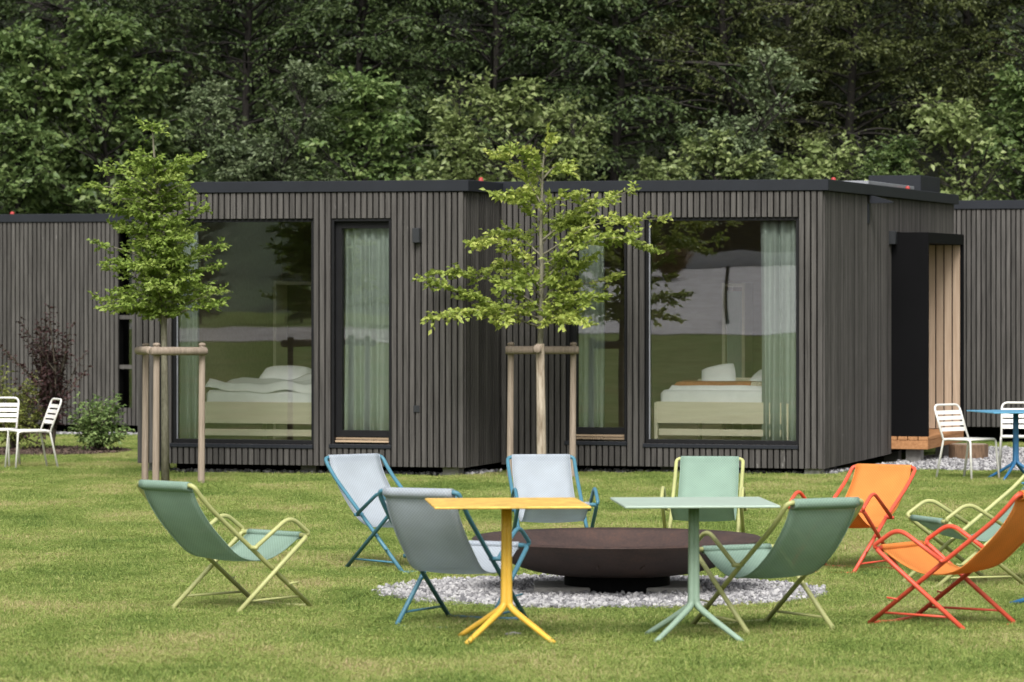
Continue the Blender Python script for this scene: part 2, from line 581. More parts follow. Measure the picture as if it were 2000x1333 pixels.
def catmull(pts, n=6):
    P = [np.array(p, float) for p in pts]
    P = [2 * P[0] - P[1]] + P + [2 * P[-1] - P[-2]]
    out = []
    for i in range(1, len(P) - 2):
        for k in range(n):
            t = k / n
            a, b, c, d = P[i - 1], P[i], P[i + 1], P[i + 2]
            out.append(tuple(0.5 * (2 * b + (c - a) * t + (2 * a - 5 * b + 4 * c - d) * t * t + (3 * b - a - 3 * c + d) * t ** 3)))
    out.append(tuple(P[-2]))
    return out


def fillet(pts, r, n=4):
    """polyline with rounded corners"""
    P = [Vector(p) for p in pts]
    out = [P[0]]
    for i in range(1, len(P) - 1):
        a, b, c = P[i - 1], P[i], P[i + 1]
        d1, d2 = (a - b), (c - b)
        q = min(r, d1.length * 0.45, d2.length * 0.45)
        s, e = b + d1.normalized() * q, b + d2.normalized() * q
        for k in range(n + 1):
            t = k / n
            out.append(s * (1 - t) ** 2 + b * 2 * t * (1 - t) + e * t * t)
    out.append(P[-1])
    return out


def world_at(px, y, py=None, z=None):
    """point on the line of sight of a photo column at a distance"""
    x = (px - 1000) / F * y
    if py is not None:
        z = CAMZ - (py - YH) / F * y
    return Vector((x, y, zg(y) if z is None else z))


# ------------------------------------------------------------------ leaves
def leaf_mesh(name, P, D, Nn, L, W, mat, rnd=None, droop=0.25, fold=0.18):
    """many small folded leaves; P base points, D directions, Nn normals, L lengths, W widths"""
    n = len(P)
    D = D / np.linalg.norm(D, axis=1, keepdims=True)
    Sd = np.cross(D, Nn)
    Sd /= np.linalg.norm(Sd, axis=1, keepdims=True) + 1e-9
    U = np.cross(Sd, D)
    L = L[:, None]
    W = W[:, None]
    mid = P + D * L * 0.45
    v = np.empty((n, 4, 3))
    v[:, 0] = P
    v[:, 1] = mid + Sd * W * 0.5 + U * W * fold
    v[:, 2] = P + D * L - U * L * droop
    v[:, 3] = mid - Sd * W * 0.5 + U * W * fold
    me = bpy.data.meshes.new(name)
    me.vertices.add(n * 4)
    me.vertices.foreach_set('co', v.reshape(-1).astype(np.float32))
    idx = (np.arange(n)[:, None] * 4 + np.array([0, 1, 2, 0, 2, 3])[None]).reshape(-1)
    me.loops.add(n * 6)
    me.loops.foreach_set('vertex_index', idx.astype(np.int32))
    me.polygons.add(n * 2)
    me.polygons.foreach_set('loop_start', (np.arange(n * 2) * 3).astype(np.int32))
    me.polygons.foreach_set('loop_total', np.full(n * 2, 3, np.int32))
    at = me.attributes.new('rnd', 'FLOAT', 'POINT')
    if rnd is None:
        rnd = rng.random(n)
    at.data.foreach_set('value', np.repeat(rnd, 4).astype(np.float32))
    me.materials.append(mat)
    me.update()
    me.validate()
    return me


def sprays(branches, rg, leaf, spacing=0.06, twig=0.35, flat=0.75, droop=0.3, start=0.2, per=1, jit=.38):
    """leaf positions along side twigs of every branch; branches: list of point arrays"""
    P, D, Nn, G = [], [], [], []
    for br in branches:
        br = np.asarray(br, float)
        seg = np.linalg.norm(np.diff(br, axis=0), axis=1)
        cum = np.concatenate([[0], np.cumsum(seg)])
        Ln = cum[-1]
        tone = rg.normal(0, 0.13)
        nt = max(3, int(Ln / spacing * 0.7))
        for s in np.linspace(start, 1.0, nt):
            q = s * Ln
            i = min(np.searchsorted(cum, q, side='right') - 1, len(seg) - 1)
            t = (q - cum[i]) / (seg[i] + 1e-9)
            base = br[i] * (1 - t) + br[i + 1] * t
            ax = (br[i + 1] - br[i]) / (seg[i] + 1e-9)
            for side in (-1, 1):
                hor = np.cross(ax, (0, 0, 1.0))
                hor /= np.linalg.norm(hor) + 1e-9
                d = hor * side * rg.uniform(0.5, 1.1) + ax * rg.uniform(0.3, 0.9) + rg.normal(0, 1, 3) * (1 - flat) * 0.7
                d /= np.linalg.norm(d)
                tl = twig * rg.uniform(0.45, 1.1) * (1.1 - 0.65 * s)
                k = max(2, int(tl / (leaf * 0.55)) * per)
                u = (np.arange(k) + rg.random(k) * 0.7) / k
                pp = base + d * (u * tl)[:, None]
                pp[:, 2] -= droop * tl * u * u
                pp += rg.normal(0, leaf * 0.12, pp.shape)
                alt = np.where(np.arange(k) % 2, 1, -1)[:, None]
                sd = np.cross(d, (0, 0, 1.0))
                dd = d + sd * alt * 0.8 + rg.normal(0, 0.3, pp.shape)
                dd[:, 2] -= droop * 0.8
                P.append(pp)
                D.append(dd)
                nn = np.tile((0, 0, 1.0), (k, 1)) + rg.normal(0, jit, pp.shape)
                Nn.append(nn)
                G.append(np.clip(0.42 + tone + 0.16 * u + rg.normal(0, 0.2, k), 0, 1))
    return np.concatenate(P), np.concatenate(D), np.concatenate(Nn), np.concatenate(G)


def thin(data, rg, freq, thr, keep=0.12):
    """drop leaves where a slow 3-D wave is low: gaps and clumps in a crown"""
    P = data[0]
    f = np.zeros(len(P))
    for k in range(9):
        w = rg.normal(0, freq, 3)
        f += np.sin(P @ w + rg.uniform(0, 6.28))
    ok = (f / 3 > thr) | (rg.random(len(P)) < keep)
    return tuple(a[ok] for a in data)


def grow(rg, height, z0, radius, n_limb, up=(0.25, 0.9), sag=0.25, sub=2, lean=0.03, top_r=0.25, front=None):
    """trunk line and limb lines of a tree; radius(t) with t from crown base to top"""
    tr = [np.array((0, 0, 0.0))]
    steps = 7
    for i in range(1, steps + 1):
        tr.append(np.array((rg.normal(0, lean) * i, rg.normal(0, lean) * i, height * i / steps)))
    tr = np.array(tr)
    limbs = []
    for k in range(n_limb):
        t = (k + rg.random()) / n_limb
        z = z0 + (height - z0) * t * 0.97
        f = z / height * steps
        i = min(int(f), steps - 1)
        b = tr[i] + (tr[i + 1] - tr[i]) * (f - i)
        az = k * 2.39996 + rg.normal(0, 0.35)
        ln = radius(t) * rg.uniform(0.5, 1.2)
        rise = rg.uniform(*up) * (0.45 + 0.75 * t)
        d = np.array((math.cos(az), math.sin(az), rise))
        d /= np.linalg.norm(d)
        pts = []
        for q in np.linspace(0, 1, 7):
            p = b + d * ln * q
            p[2] -= sag * ln * q * q
            p += rg.normal(0, 0.03 * ln, 3) * q
            pts.append(p)
        pts = np.array(pts)
        limbs.append(pts)
        for j in range(sub):
            q = rg.uniform(0.3, 0.75)
            i2 = int(q * 6)
            b2 = pts[i2]
            az2 = az + rg.choice([-1, 1]) * rg.uniform(0.35, 0.95)
            d2 = np.array((math.cos(az2), math.sin(az2), rise * rg.uniform(0.5, 1.4)))
            d2 /= np.linalg.norm(d2)
            l2 = ln * rg.uniform(0.35, 0.65)
            p2 = []
            for q2 in np.linspace(0, 1, 5):
                p = b2 + d2 * l2 * q2
                p[2] -= sag * l2 * q2 * q2
                p2.append(p)
            limbs.append(np.array(p2))
    return tr, limbs


def wood_mesh(name, tr, limbs, r0, mat, limb_r=0.3, seg=6):
    b = MB()
    n = len(tr)
    b.tube(tr, [r0 * (1 - 0.86 * i / (n - 1)) for i in range(n)], seg + 2)
    for l in limbs:
        k = len(l)
        ln = float(np.linalg.norm(l[-1] - l[0]))
        ra = min(r0 * limb_r, 0.008 + 0.014 * ln)
        b.tube(l, [ra * (1 - 0.8 * i / (k - 1)) for i in range(k)], seg - 2, caps=False)
    return b.mesh(name, mat, smooth=True)


# ------------------------------------------------------------------ self-instancing stuff (grass, stones, chips)
def scatter(name, variants, pts, rot, scale, mat, tilt=None):
    """ONE object: its mesh carries a few small pieces and loose points; geometry nodes put a piece on every point"""
    vs, fs, var, rnd = [], [], [], []
    for vi, (V, Fc, rr) in enumerate(variants):
        o = len(vs)
        vs += [tuple(p) for p in V]
        fs += [tuple(o + i for i in f) for f in Fc]
        var += [vi] * len(V)
        rnd += list(rr)
    nv, npnt = len(vs), len(pts)
    me = bpy.data.meshes.new(name)
    me.from_pydata(vs + [tuple(p) for p in pts], [], fs)
    a = me.attributes.new('variant', 'INT', 'POINT')
    a.data.foreach_set('value', np.array(var + list(rng.integers(0, len(variants), npnt)), np.int32))
    a = me.attributes.new('is_place', 'BOOLEAN', 'POINT')
    a.data.foreach_set('value', np.array([False] * nv + [True] * npnt))
    a = me.attributes.new('rnd', 'FLOAT', 'POINT')
    a.data.foreach_set('value', np.array(rnd + [0.0] * npnt, np.float32))
    a = me.attributes.new('turn', 'FLOAT_VECTOR', 'POINT')
    tv = np.zeros((nv + npnt, 3), np.float32)
    tv[nv:, 2] = rot
    if tilt is not None:
        tv[nv:, 0:2] = tilt
    a.data.foreach_set('vector', tv.reshape(-1))
    a = me.attributes.new('size', 'FLOAT', 'POINT')
    sv = np.ones(nv + npnt, np.float32)
    sv[nv:] = scale
    a.data.foreach_set('value', sv)
    me.materials.append(mat)
    ob = link(name, me)
    ng = bpy.data.node_groups.new(name + '_nodes', 'GeometryNodeTree')
    ng.interface.new_socket('Geometry', in_out='INPUT', socket_type='NodeSocketGeometry')
    ng.interface.new_socket('Geometry', in_out='OUTPUT', socket_type='NodeSocketGeometry')
    gi = ng.nodes.new('NodeGroupInput')
    go = ng.nodes.new('NodeGroupOutput')

    def named(nm, dt):
        n = ng.nodes.new('GeometryNodeInputNamedAttribute')
        n.data_type = dt
        n.inputs['Name'].default_value = nm
        return n.outputs['Attribute']
    sep = ng.nodes.new('GeometryNodeSeparateGeometry')
    ng.links.new(gi.outputs[0], sep.inputs['Geometry'])
    ng.links.new(named('is_place', 'BOOLEAN'), sep.inputs['Selection'])
    m2p = ng.nodes.new('GeometryNodeMeshToPoints')
    ng.links.new(sep.outputs['Selection'], m2p.inputs['Mesh'])
    g2i = ng.nodes.new('GeometryNodeGeometryToInstance')
    for vi in reversed(range(len(variants))):
        cmp_ = ng.nodes.new('FunctionNodeCompare')
        cmp_.data_type = 'INT'
        cmp_.operation = 'EQUAL'
        ng.links.new(named('variant', 'INT'), cmp_.inputs[2])
        cmp_.inputs[3].default_value = vi
        sp = ng.nodes.new('GeometryNodeSeparateGeometry')
        ng.links.new(sep.outputs['Inverted'], sp.inputs['Geometry'])
        ng.links.new(cmp_.outputs[0], sp.inputs['Selection'])
        ng.links.new(sp.outputs['Selection'], g2i.inputs[0])
    iop = ng.nodes.new('GeometryNodeInstanceOnPoints')
    ng.links.new(m2p.outputs[0], iop.inputs['Points'])
    ng.links.new(g2i.outputs[0], iop.inputs['Instance'])
    iop.inputs['Pick Instance'].default_value = True
    ng.links.new(named('variant', 'INT'), iop.inputs['Instance Index'])
    e2r = ng.nodes.new('FunctionNodeEulerToRotation')
    ng.links.new(named('turn', 'FLOAT_VECTOR'), e2r.inputs[0])
    ng.links.new(e2r.outputs[0], iop.inputs['Rotation'])
    ng.links.new(named('size', 'FLOAT'), iop.inputs['Scale'])
    ng.links.new(iop.outputs[0], go.inputs[0])
    md = ob.modifiers.new('scatter', 'NODES')
    md.node_group = ng
    return ob


def stone_variant(rg, sc=(1, 1, 0.7)):
    bm = bmesh.new()
    bmesh.ops.create_icosphere(bm, subdivisions=1, radius=1.0)
    for v in bm.verts:
        v.co *= rg.uniform(0.7, 1.15)
        v.co.x *= sc[0] * 1.0
        v.co.y *= sc[1] * 0.8
        v.co.z *= sc[2]
    V = [tuple(v.co) for v in bm.verts]
    Fc = [tuple(v.index for v in f.verts) for f in bm.faces]
    bm.free()
    return V, Fc, [0.5] * len(V)


# ------------------------------------------------------------------ the setting
b = MB()
ys = [-400, -120, 5, 15, 25, 35, 45, 62, 74]
for y in ys:
    b.v += [(-300, y, zg(y)), (300, y, zg(y))]
for i in range(len(ys) - 1):
    b.f.append((2 * i, 2 * i + 1, 2 * i + 3, 2 * i + 2))
tag(b.build('lawn', M['soil']), kind='structure')

# wooded slope behind the cabins
nx, ny = 90, 40
b = MB()
for j in range(ny + 1):
    t = j / ny
    y = 68 + 90 * t
    for i in range(nx + 1):
        x = -110 + 220 * i / nx
        z = zg(70) - 0.15 + 55 * t ** 1.15 + (0 if j == 0 else rng.normal(0, 0.35))
        b.v.append((x, y, z))
for j in range(ny):
    for i in range(nx):
        a = j * (nx + 1) + i
        b.f.append((a, a + 1, a + nx + 2, a + nx + 1))
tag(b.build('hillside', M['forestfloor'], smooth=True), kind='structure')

# hills round the valley on the camera's side (they show mirrored in the windows)
b = MB()
na = 80
for j in range(9):
    t = j / 8
    for i in range(na + 1):
        a = R(180) + R(180) * i / na
        rad = 118 + 170 * t
        z = -1 + (24 + 7 * math.sin(i * 0.31) + 4 * math.sin(i * 0.83 + 2)) * t ** 0.8 + rng.normal(0, 1.2) * (j > 0)
        b.v.append((rad * math.cos(a), rad * math.sin(a), z))
for j in range(8):
    for i in range(na):
        a = j * (na + 1) + i
        b.f.append((a, a + na + 1, a + na + 2, a + 1))
tag(b.build('hills', M['hill'], smooth=True), kind='structure')


# ------------------------------------------------------------------ cabins
YAW = R(16.6)
CU, SU = math.cos(YAW), math.sin(YAW)
PITCH, SLATW, SLATT = 0.070, 0.0525, 0.040


class Frame:
    """a cabin's own axes: a along its front (to the right), bb into its depth; origin at the front right corner"""
    def __init__(s, px, d, zb):
        s.x, s.y, s.zb = (px - 1000) / F * d, d, zb

    def a(s, px, bb=0.0):
        k = (px - 1000) / F
        x, y = s.x + bb * SU, s.y + bb * CU
        return (k * y - x) / (CU + k * SU)

    def b(s, px, a=0.0):
        k = (px - 1000) / F
        x, y = s.x + a * CU, s.y - a * SU
        return (k * y - x) / (SU - k * CU)

    def dist(s, a, bb=0.0):
        return s.y - a * SU + bb * CU

    def z(s, py, a, bb=0.0):
        return CAMZ - (py - YH) / F * s.dist(a, bb) - s.zb

    def root(s, name, label, cat):
        return thing(name, label, cat, (s.x, s.y, s.zb), -YAW)

    def world(s, a, bb, z):
        return Vector((s.x + a * CU + bb * SU, s.y - a * SU + bb * CU, s.zb + z))


slat_cache = {}


def slat_mesh(h):
    k = round(h, 3)
    if k not in slat_cache:
        slat_cache[k] = MB().box(-SLATW / 2, SLATW / 2, 0, SLATT, 0, k).mesh('slat', M['slat'], bevel=0.003)
    return slat_cache[k]


def snap(a):
    return round(a / PITCH) * PITCH


def cladding(root, a0, a1, z0, z1, openings):
    """front slats, one object each; openings: (left, right, bottom, top)"""
    n = int(round((a1 - a0) / PITCH))
    for i in range(n):
        ac = a1 - (i + 0.5) * PITCH
        spans = [(z0, z1)]
        for (l, r, bo, to) in openings:
            if l < ac < r:
                new = []
                for (p, q) in spans:
                    if to <= p or bo >= q:
                        new.append((p, q))
                        continue
                    if bo - p > 0.03:
                        new.append((p, bo))
                    if q - to > 0.03:
                        new.append((to, q))
                spans = new
        for (p, q) in spans:
            link('slat', slat_mesh(q - p), root, (ac, -SLATT + random.uniform(-0.0015, 0.0015), p))


def wall_with_holes(a0, a1, z0, z1, b0, b1, openings):
    m = MB()
    cuts = sorted(set([a0, a1] + [o[0] for o in openings] + [o[1] for o in openings]))
    for l, r in zip(cuts[:-1], cuts[1:]):
        c = (l + r) / 2
        sp = [(z0, z1)]
        for (ol, orr, bo, to) in openings:
            if ol < c < orr:
                sp = [(z0, bo), (to, z1)]
        for p, q in sp:
            if q - p > 0.001:
                m.box(l, r, b0, b1, p, q)
    return m


def side_slats(b0, b1, z0, z1, face, skip=None, sgn=1):
    """slats of a side seen at a glancing angle: joined, too narrow to tell apart"""
    m = MB()
    n = int((b1 - b0) / PITCH)
    for i in range(n):
        c = b0 + (i + 0.5) * PITCH
        lo, hi = z0, z1
        if skip and skip[0] < c < skip[1]:
            lo = skip[2]
        x0, x1 = (face, face + SLATT) if sgn > 0 else (face - SLATT, face)
        m.box(x0, x1, c - SLATW / 2 + .004, c + SLATW / 2 - .004, lo, hi)
    return m


def side_part(m, root):
    o = m.build('side_cladding', M['slat'], root)
    at = o.data.attributes.new('tone', 'FLOAT', 'POINT')
    k = len(m.v) // 8
    at.data.foreach_set('value', np.repeat(rng.normal(0.05, .2, k), 8).astype(np.float32))
    return tag(o, kind='stuff')


def ring(x0, x1, y0, y1, z0, z1, t):
    m = MB()
    m.box(x0, x1, y0, y0 + t, z0, z1)
    m.box(x0, x1, y1 - t, y1, z0, z1)
    m.box(x0, x0 + t, y0 + t, y1 - t, z0, z1)
    m.box(x1 - t, x1, y0 + t, y1 - t, z0, z1)
    return m


def fixed_window(root, l, r, bo, to):
    w = ring(l + 0.004, r - 0.004, bo + 0.004, to - 0.004, -0.012, 0.0, 0.03)
    fr = MB()
    for (x0, x1, z0, z1) in ((l + .003, r - .003, bo + .003, bo + .045), (l + .003, r - .003, to - .035, to - .003), (l + .003, l + .033, bo + .045, to - .035), (r - .033, r - .003, bo + .045, to - .035)):
        fr.box(x0, x1, 0.0, 0.16, z0, z1)
    wd = fr.build('window', M['frame'], root)
    MB().box(l + .03, r - .03, 0.045, 0.053, bo + .04, to - .03).build('pane', M['glass'], wd)
    MB().box(l + .033, l + .045, 0.03, 0.05, bo + .045, to - .035).build('spacer_strip', M['solar'], wd)
    sm = MB().box(l - 0.02, r + 0.0, -0.055, 0.0, bo - 0.045, bo - 0.002)
    sm.build('sill', M['fascia'], root, bevel=0.004)
    return wd


def narrow_window(root, l, r, bo, to):
    fr = MB()
    for (x0, x1, z0, z1) in ((l + .003, r - .003, bo + .08, bo + .15), (l + .003, r - .003, to - .11, to - .003), (l + .003, l + .095, bo + .15, to - .11), (r - .05, r - .003, bo + .15, to - .11)):
        fr.box(x0, x1, 0.05, 0.16, z0, z1)
    fr.box(l + .003, l + .03, -0.02, 0.05, bo + .003, to - .003)
    fr.box(r - .03, r - .003, -0.02, 0.05, bo + .003, to - .003)
    fr.box(l + .03, r - .03, -0.02, 0.05, to - .03, to - .003)
    wd = fr.build('window', M['frame'], root)
    MB().box(l + .09, r - .045, 0.09, 0.098, bo + .145, to - .105).build('pane', M['glass'], wd)
    for k in range(2):
        z = bo + 0.02 + 0.03 * k
        MB().box(l + .035, r - .035, 0.01 + .02 * k, 0.075, z, z + 0.022).build('threshold_strip', M['sillwood'], wd)
    MB().box(l - 0.02, r + 0.005, -0.055, 0.0, bo - 0.045, bo - 0.002).build('sill', M['fascia'], root, bevel=0.004)
    return wd


def room(root, a0, a1, b0, b1, z0, z1):
    m = MB()
    m.box(a0, a1, b0, b1, z0 - 0.03, z0)
    m.build('floor', M['ply'], root)
    m = MB()
    m.box(a0, a1, b0, b1, z1, z1 + 0.03)
    m.build('ceiling', M['ply'], root)
    m = MB()
    m.box(a0, a0 + 0.03, b0, b1, z0 + .002, z1 - .002)
    m.box(a1 - 0.03, a1, b0, b1, z0 + .002, z1 - .002)
    m.box(a0 + .031, a1 - .031, b1 - 0.03, b1, z0 + .002, z1 - .002)
    m.build('interior_wall', M['ply'], root)


def cabin_shell(root, w, depth, zt, zslat0, fas, front_open, sides=(True, True), side_skip=None, vis_side=None):
    zf = zt - fas
    wall_with_holes(-w + .03, -.03, zslat0 + 0.02, zt - 0.03, 0.003, 0.16, front_open).build('wall', M['membrane'], root)
    s = MB()
    s.box(-w + .03, -w + .15, 0.162, depth - .03, zslat0 + 0.02, zt - 0.03)
    if side_skip:
        p0, p1, pt = side_skip
        s.box(-.15, -.03, 0.162, p0, zslat0 + .02, zt - .03)
        s.box(-.15, -.03, p1, depth - .03, zslat0 + .02, zt - .03)
        s.box(-.15, -.03, p0, p1, pt, zt - .03)
    else:
        s.box(-.15, -.03, 0.162, depth - .03, zslat0 + 0.02, zt - 0.03)
    s.box(-w + .152, -.152, depth - .15, depth - .03, zslat0 + 0.02, zt - 0.03)
    s.build('side_wall', M['membrane'], root)
    MB().box(-w + .04, -.04, 0.165, depth - .155, zslat0 + 0.005, zslat0 + 0.085).build('floor_slab', M['membrane'], root)
    f = MB()
    e = 0.062
    f.box(-w - e, e, -e, -e + 0.03, zf, zt)
    f.box(-w - e, e, depth + e - .03, depth + e, zf, zt)
    f.box(-w - e, -w - e + .03, -e + .031, depth + e - .031, zf, zt)
    f.box(e - .03, e, -e + .031, depth + e - .031, zf, zt)
    f.build('fascia', M['fascia'], root, bevel=0.006)
    MB().box(-w - e + .031, e - .031, -e + .031, depth + e - .031, zt - 0.055, zt - 0.028).build('roof', M['roof'], root)
    MB().box(-w + .3, -.3, 0.42, depth - .3, 0.0, zslat0 + .002).build('plinth', M['membrane'], root)


def wavy_curtain(fr, a0, a1, bb, z0, z1, label, folds, seed, amp=0.05):
    rg = np.random.default_rng(seed)
    root = thing('curtain', label, 'curtain', fr.world((a0 + a1) / 2, bb, z0), -YAW, 'curtains in the cabin windows')
    w = a1 - a0
    n = folds * 8
    ph = np.cumsum(rg.uniform(0.6, 1.4, n + 1))
    ph = ph / ph[-1] * folds * 2 * PI
    m = MB()
    rows = 5
    am = amp * rg.uniform(0.6, 1.3, n + 1)
    for j in range(rows + 1):
        t = j / rows
        for i in range(n + 1):
            x = -w / 2 + w * i / n + 0.012 * math.sin(ph[i] * 0.5 + 3 * t)
            y = am[i] * math.sin(ph[i]) * (1 - 0.35 * t) + 0.012 * math.sin(ph[i] * 0.37 + t * 2)
            m.v.append((x, y, (z1 - z0) * t))
    for j in range(rows):
        for i in range(n):
            a = j * (n + 1) + i
            m.f.append((a, a + 1, a + n + 2, a + n + 1))
    c = m.build('fabric', M['curtain'], root, smooth=True)
    md = c.modifiers.new('thickness', 'SOLIDIFY')
    md.thickness = 0.003
    MB().box(-w / 2 - .02, w / 2 + .02, -0.012, 0.012, z1 - z0, z1 - z0 + .025).build('rail', M['white'], root)
    return root


ZB = -0.26      # local zero of the two near cabins, just above the lawn there
# ---- left near cabin
LF = Frame(907.5, 42.2, ZB)
WL, DL = 55 * PITCH, 6.6
zt = 3.012 - ZB
zs0 = -0.145 - ZB
FAS = 0.125
w1 = (snap(LF.a(334)), snap(LF.a(617)), LF.z(867, LF.a(480)), LF.z(428, LF.a(480)))
w2 = (snap(LF.a(645)), snap(LF.a(763)), LF.z(868, LF.a(700)), LF.z(427, LF.a(700)))
left_cabin = LF.root('timber_cabin', 'dark slatted timber cabin with rumpled bed behind its big window, left of the middle', 'cabin')
cladding(left_cabin, -WL, 0, zs0, zt - FAS - .004, [w1, w2])
cabin_shell(left_cabin, WL, DL, zt, zs0, FAS, [w1, w2])
fixed_window(left_cabin, *w1)
narrow_window(left_cabin, *w2)
side_part(side_slats(0.0, DL, zs0, zt - FAS - .004, -0.028, sgn=1), left_cabin)
side_part(side_slats(0.0, DL, zs0, zt - FAS - .004, -WL + .028, sgn=-1), left_cabin)
room(left_cabin, -WL + .16, -.16, .17, 4.2, zs0 + .1, zt - .3)
lam = MB().box(LF.a(812), LF.a(826), -.13, -SLATT - .002, LF.z(475, LF.a(818)), LF.z(446, LF.a(818)))
lam.build('wall_lamp', M['darkplastic'], left_cabin, bevel=.006)
MB().box(LF.a(810), LF.a(822), -.05, -SLATT - .002, LF.z(806, LF.a(818)), LF.z(792, LF.a(818))).build('outdoor_socket', M['darkplastic'], left_cabin, bevel=.004)
for px in (944,):
    a_ = LF.a(px) - 0.19
for (fa, fb) in ((-.20, .12), (-WL + .1, .3), (-WL / 2, .3)):
    MB().box(fa - .09, fa + .09, fb, fb + .2, -0.06, zs0 + .004).build('footing_block', M['concrete'], left_cabin)
MB().tube([(-0.12, 1.0, zt - .03), (-0.12, 1.0, zt + .02), (-.12, 1.0, zt + .055)], [.03, .03, .018], 10).build('roof_anchor', M['redplastic'], left_cabin, smooth=True)

# ---- right near cabin
RF = Frame(1609.0, 42.4, ZB)
side_a = -3.74
NR = 53
WR, DR = NR * PITCH, 8.13
ztr = 3.025 - ZB
zs0r = -0.168 - ZB
r1 = (snap(RF.a(1108)), snap(RF.a(1225)), RF.z(862, RF.a(1170)), RF.z(428, RF.a(1170)))
r2 = (snap(RF.a(1259)), snap(RF.a(1563)), RF.z(868, RF.a(1410)), RF.z(425, RF.a(1410)))
pb0, pb1 = 3.84, 6.31
pz0, pz1 = 0.044 - ZB, 2.485 - ZB
right_cabin = RF.root('timber_cabin', 'dark slatted timber cabin with black boxed side entrance and made bed, right of the middle', 'cabin')
cladding(right_cabin, -WR, 0, zs0r, ztr - FAS - .004, [r1, r2])
cabin_shell(right_cabin, WR, DR, ztr, zs0r, FAS, [r1, r2], side_skip=(pb0 + .1, pb1 - .1, pz1))
fixed_window(right_cabin, *r2)
narrow_window(right_cabin, *r1)
side_part(side_slats(0.0, DR, zs0r, ztr - FAS - .004, -0.028, skip=(pb0, pb1, pz1 + .01)), right_cabin)
room(right_cabin, -WR + .16, -.16, .17, 3.7, zs0r + .1, ztr - .3)
for (fa, fb) in ((-.14, .06), (-WR + .3, .35), (-.14, 4.6), (-WR / 2, .35)):
    MB().box(fa - .09, fa + .09, fb, fb + .2, -0.1, zs0r + .004).build('footing_block', M['concrete'], right_cabin)
# entrance box
P_ = 0.458
ent = MB()
ent.box(-.02, P_, pb0, pb0 + .05, pz0, pz1)
ent.box(-.02, P_, pb1 - .05, pb1, pz0, pz1)
ent.box(-.02, P_, pb0 + .051, pb1 - .051, pz1 - .13, pz1)
eo = ent.build('entrance_box', M['black'], right_cabin, bevel=.004)
for k in range(7):
    x0 = -.30 + k * .1045
    MB().box(x0, x0 + .089, pb1 - .074, pb1 - .052, pz0 + .004, pz1 - .134).build('lining_board', M['lining'], eo, bevel=.002)
for k in range(7):
    x0 = -.30 + k * .1045
    MB().box(x0, x0 + .096, pb0 + .052, pb0 + .074, pz0 + .004, pz1 - .134).build('lining_board', M['lining'], eo, bevel=.002)
MB().box(-.34, -.30, pb0 + .08, pb1 - .08, pz0 + .004, pz1 - .14).build('door', M['ply'], eo)
for k in range(4):
    MB().box(P_ - .118 - k * .125, P_ - k * .125 - .004, pb0 - .01, pb1 + .01, pz0 - .045, pz0 - .004).build('step_board', M['step'], right_cabin, bevel=.004)
MB().box(-.02, P_ - .005, pb0 - .006, pb0 + .05, pz0 - .155, pz0 - .048).build('step_apron', M['step'], right_cabin, bevel=.004)
MB().box(P_ - .05, P_ - .005, pb0 + .052, pb1, pz0 - .155, pz0 - .048).build('step_apron', M['step'], right_cabin, bevel=.004)
for fb in (pb0 + .15, pb1 - .35):
    MB().box(P_ - .3, P_ - .12, fb, fb + .2, -.12, pz0 - .157).build('footing_block', M['concrete'], right_cabin)
MB().box(0.0, .09, pb0 - .16, pb0 - .05, RF.z(478, 0, pb0), RF.z(452, 0, pb0)).build('wall_lamp', M['darkplastic'], right_cabin, bevel=.006)
# rain spout under the side fascia
bs = RF.b(1692)
sp = MB()
sp.v += [(.04, bs, ztr - .125), (.04, bs + .12, ztr - .125), (.30, bs + .12, ztr - .20), (.30, bs, ztr - .20), (.04, bs, ztr - .22), (.04, bs + .12, ztr - .22), (.30, bs + .12, ztr - .215), (.30, bs, ztr - .215)]
sp.f += [(0, 1, 2, 3), (4, 7, 6, 5), (0, 3, 7, 4), (1, 5, 6, 2), (3, 2, 6, 7), (0, 4, 5, 1)]
sp.build('rain_spout', M['fascia'], right_cabin)
MB().box(-.012, .03, bs, bs + .07, ztr - .45, ztr - .221).build('spout_bracket', M['fascia'], right_cabin)
# things on the flat roof
hx = MB().box(-.75, -.08, 6.25, 7.6, ztr - .026, ztr + .21)
hx.build('roof_hatch', M['fascia'], right_cabin, bevel=.006)
MB().box(-.9, -.10, 3.0, 5.9, ztr + .02, ztr + .06).build('roof_rack', M['solar'], right_cabin, bevel=.004)
for yy in (3.1, 5.7):
    MB().box(-.5, -.44, yy, yy + .06, ztr - .026, ztr + .019).build('rack_leg', M['solar'], right_cabin)
for (aa, bb_) in ((-.10, 1.0), (-.05, 5.2)):
    MB().ball((aa, bb_, ztr + .02), .03, 10, 6).tube([(aa, bb_, ztr - .03), (aa, bb_, ztr + .02)], .02, 8).build('roof_anchor', M['redplastic'], right_cabin, smooth=True)

# ---- far left cabin
ZF = -0.43
FL_ = Frame(318.0, 57.6, ZF)
WF = 84 * PITCH
ztf, zsf = 2.91 - ZF, -0.27 - ZF
ops = []
for (p0, p1) in ((230, 246), (252, 262)):
    ops.append((snap(FL_.a(p0)), snap(FL_.a(p1)), FL_.z(797, FL_.a(240)), FL_.z(452, FL_.a(240))))
far_left = FL_.root('timber_cabin', 'dark slatted timber cabin furthest left, behind the purple shrub', 'cabin')
cladding(far_left, -WF, 0, zsf, ztf - FAS - .004, ops)
cabin_shell(far_left, WF, 5.0, ztf, zsf, FAS, ops)
for py in (620, 717):
    zz = FL_.z(py, FL_.a(240))
    MB().box(ops[0][0] - .05, ops[1][1] + .05, .004, .03, zz - .03, zz + .03).build('rail', M['slat'], far_left)
fw = MB().box(ops[1][0], ops[1][1], .045, .055, ops[1][2], ops[1][3])
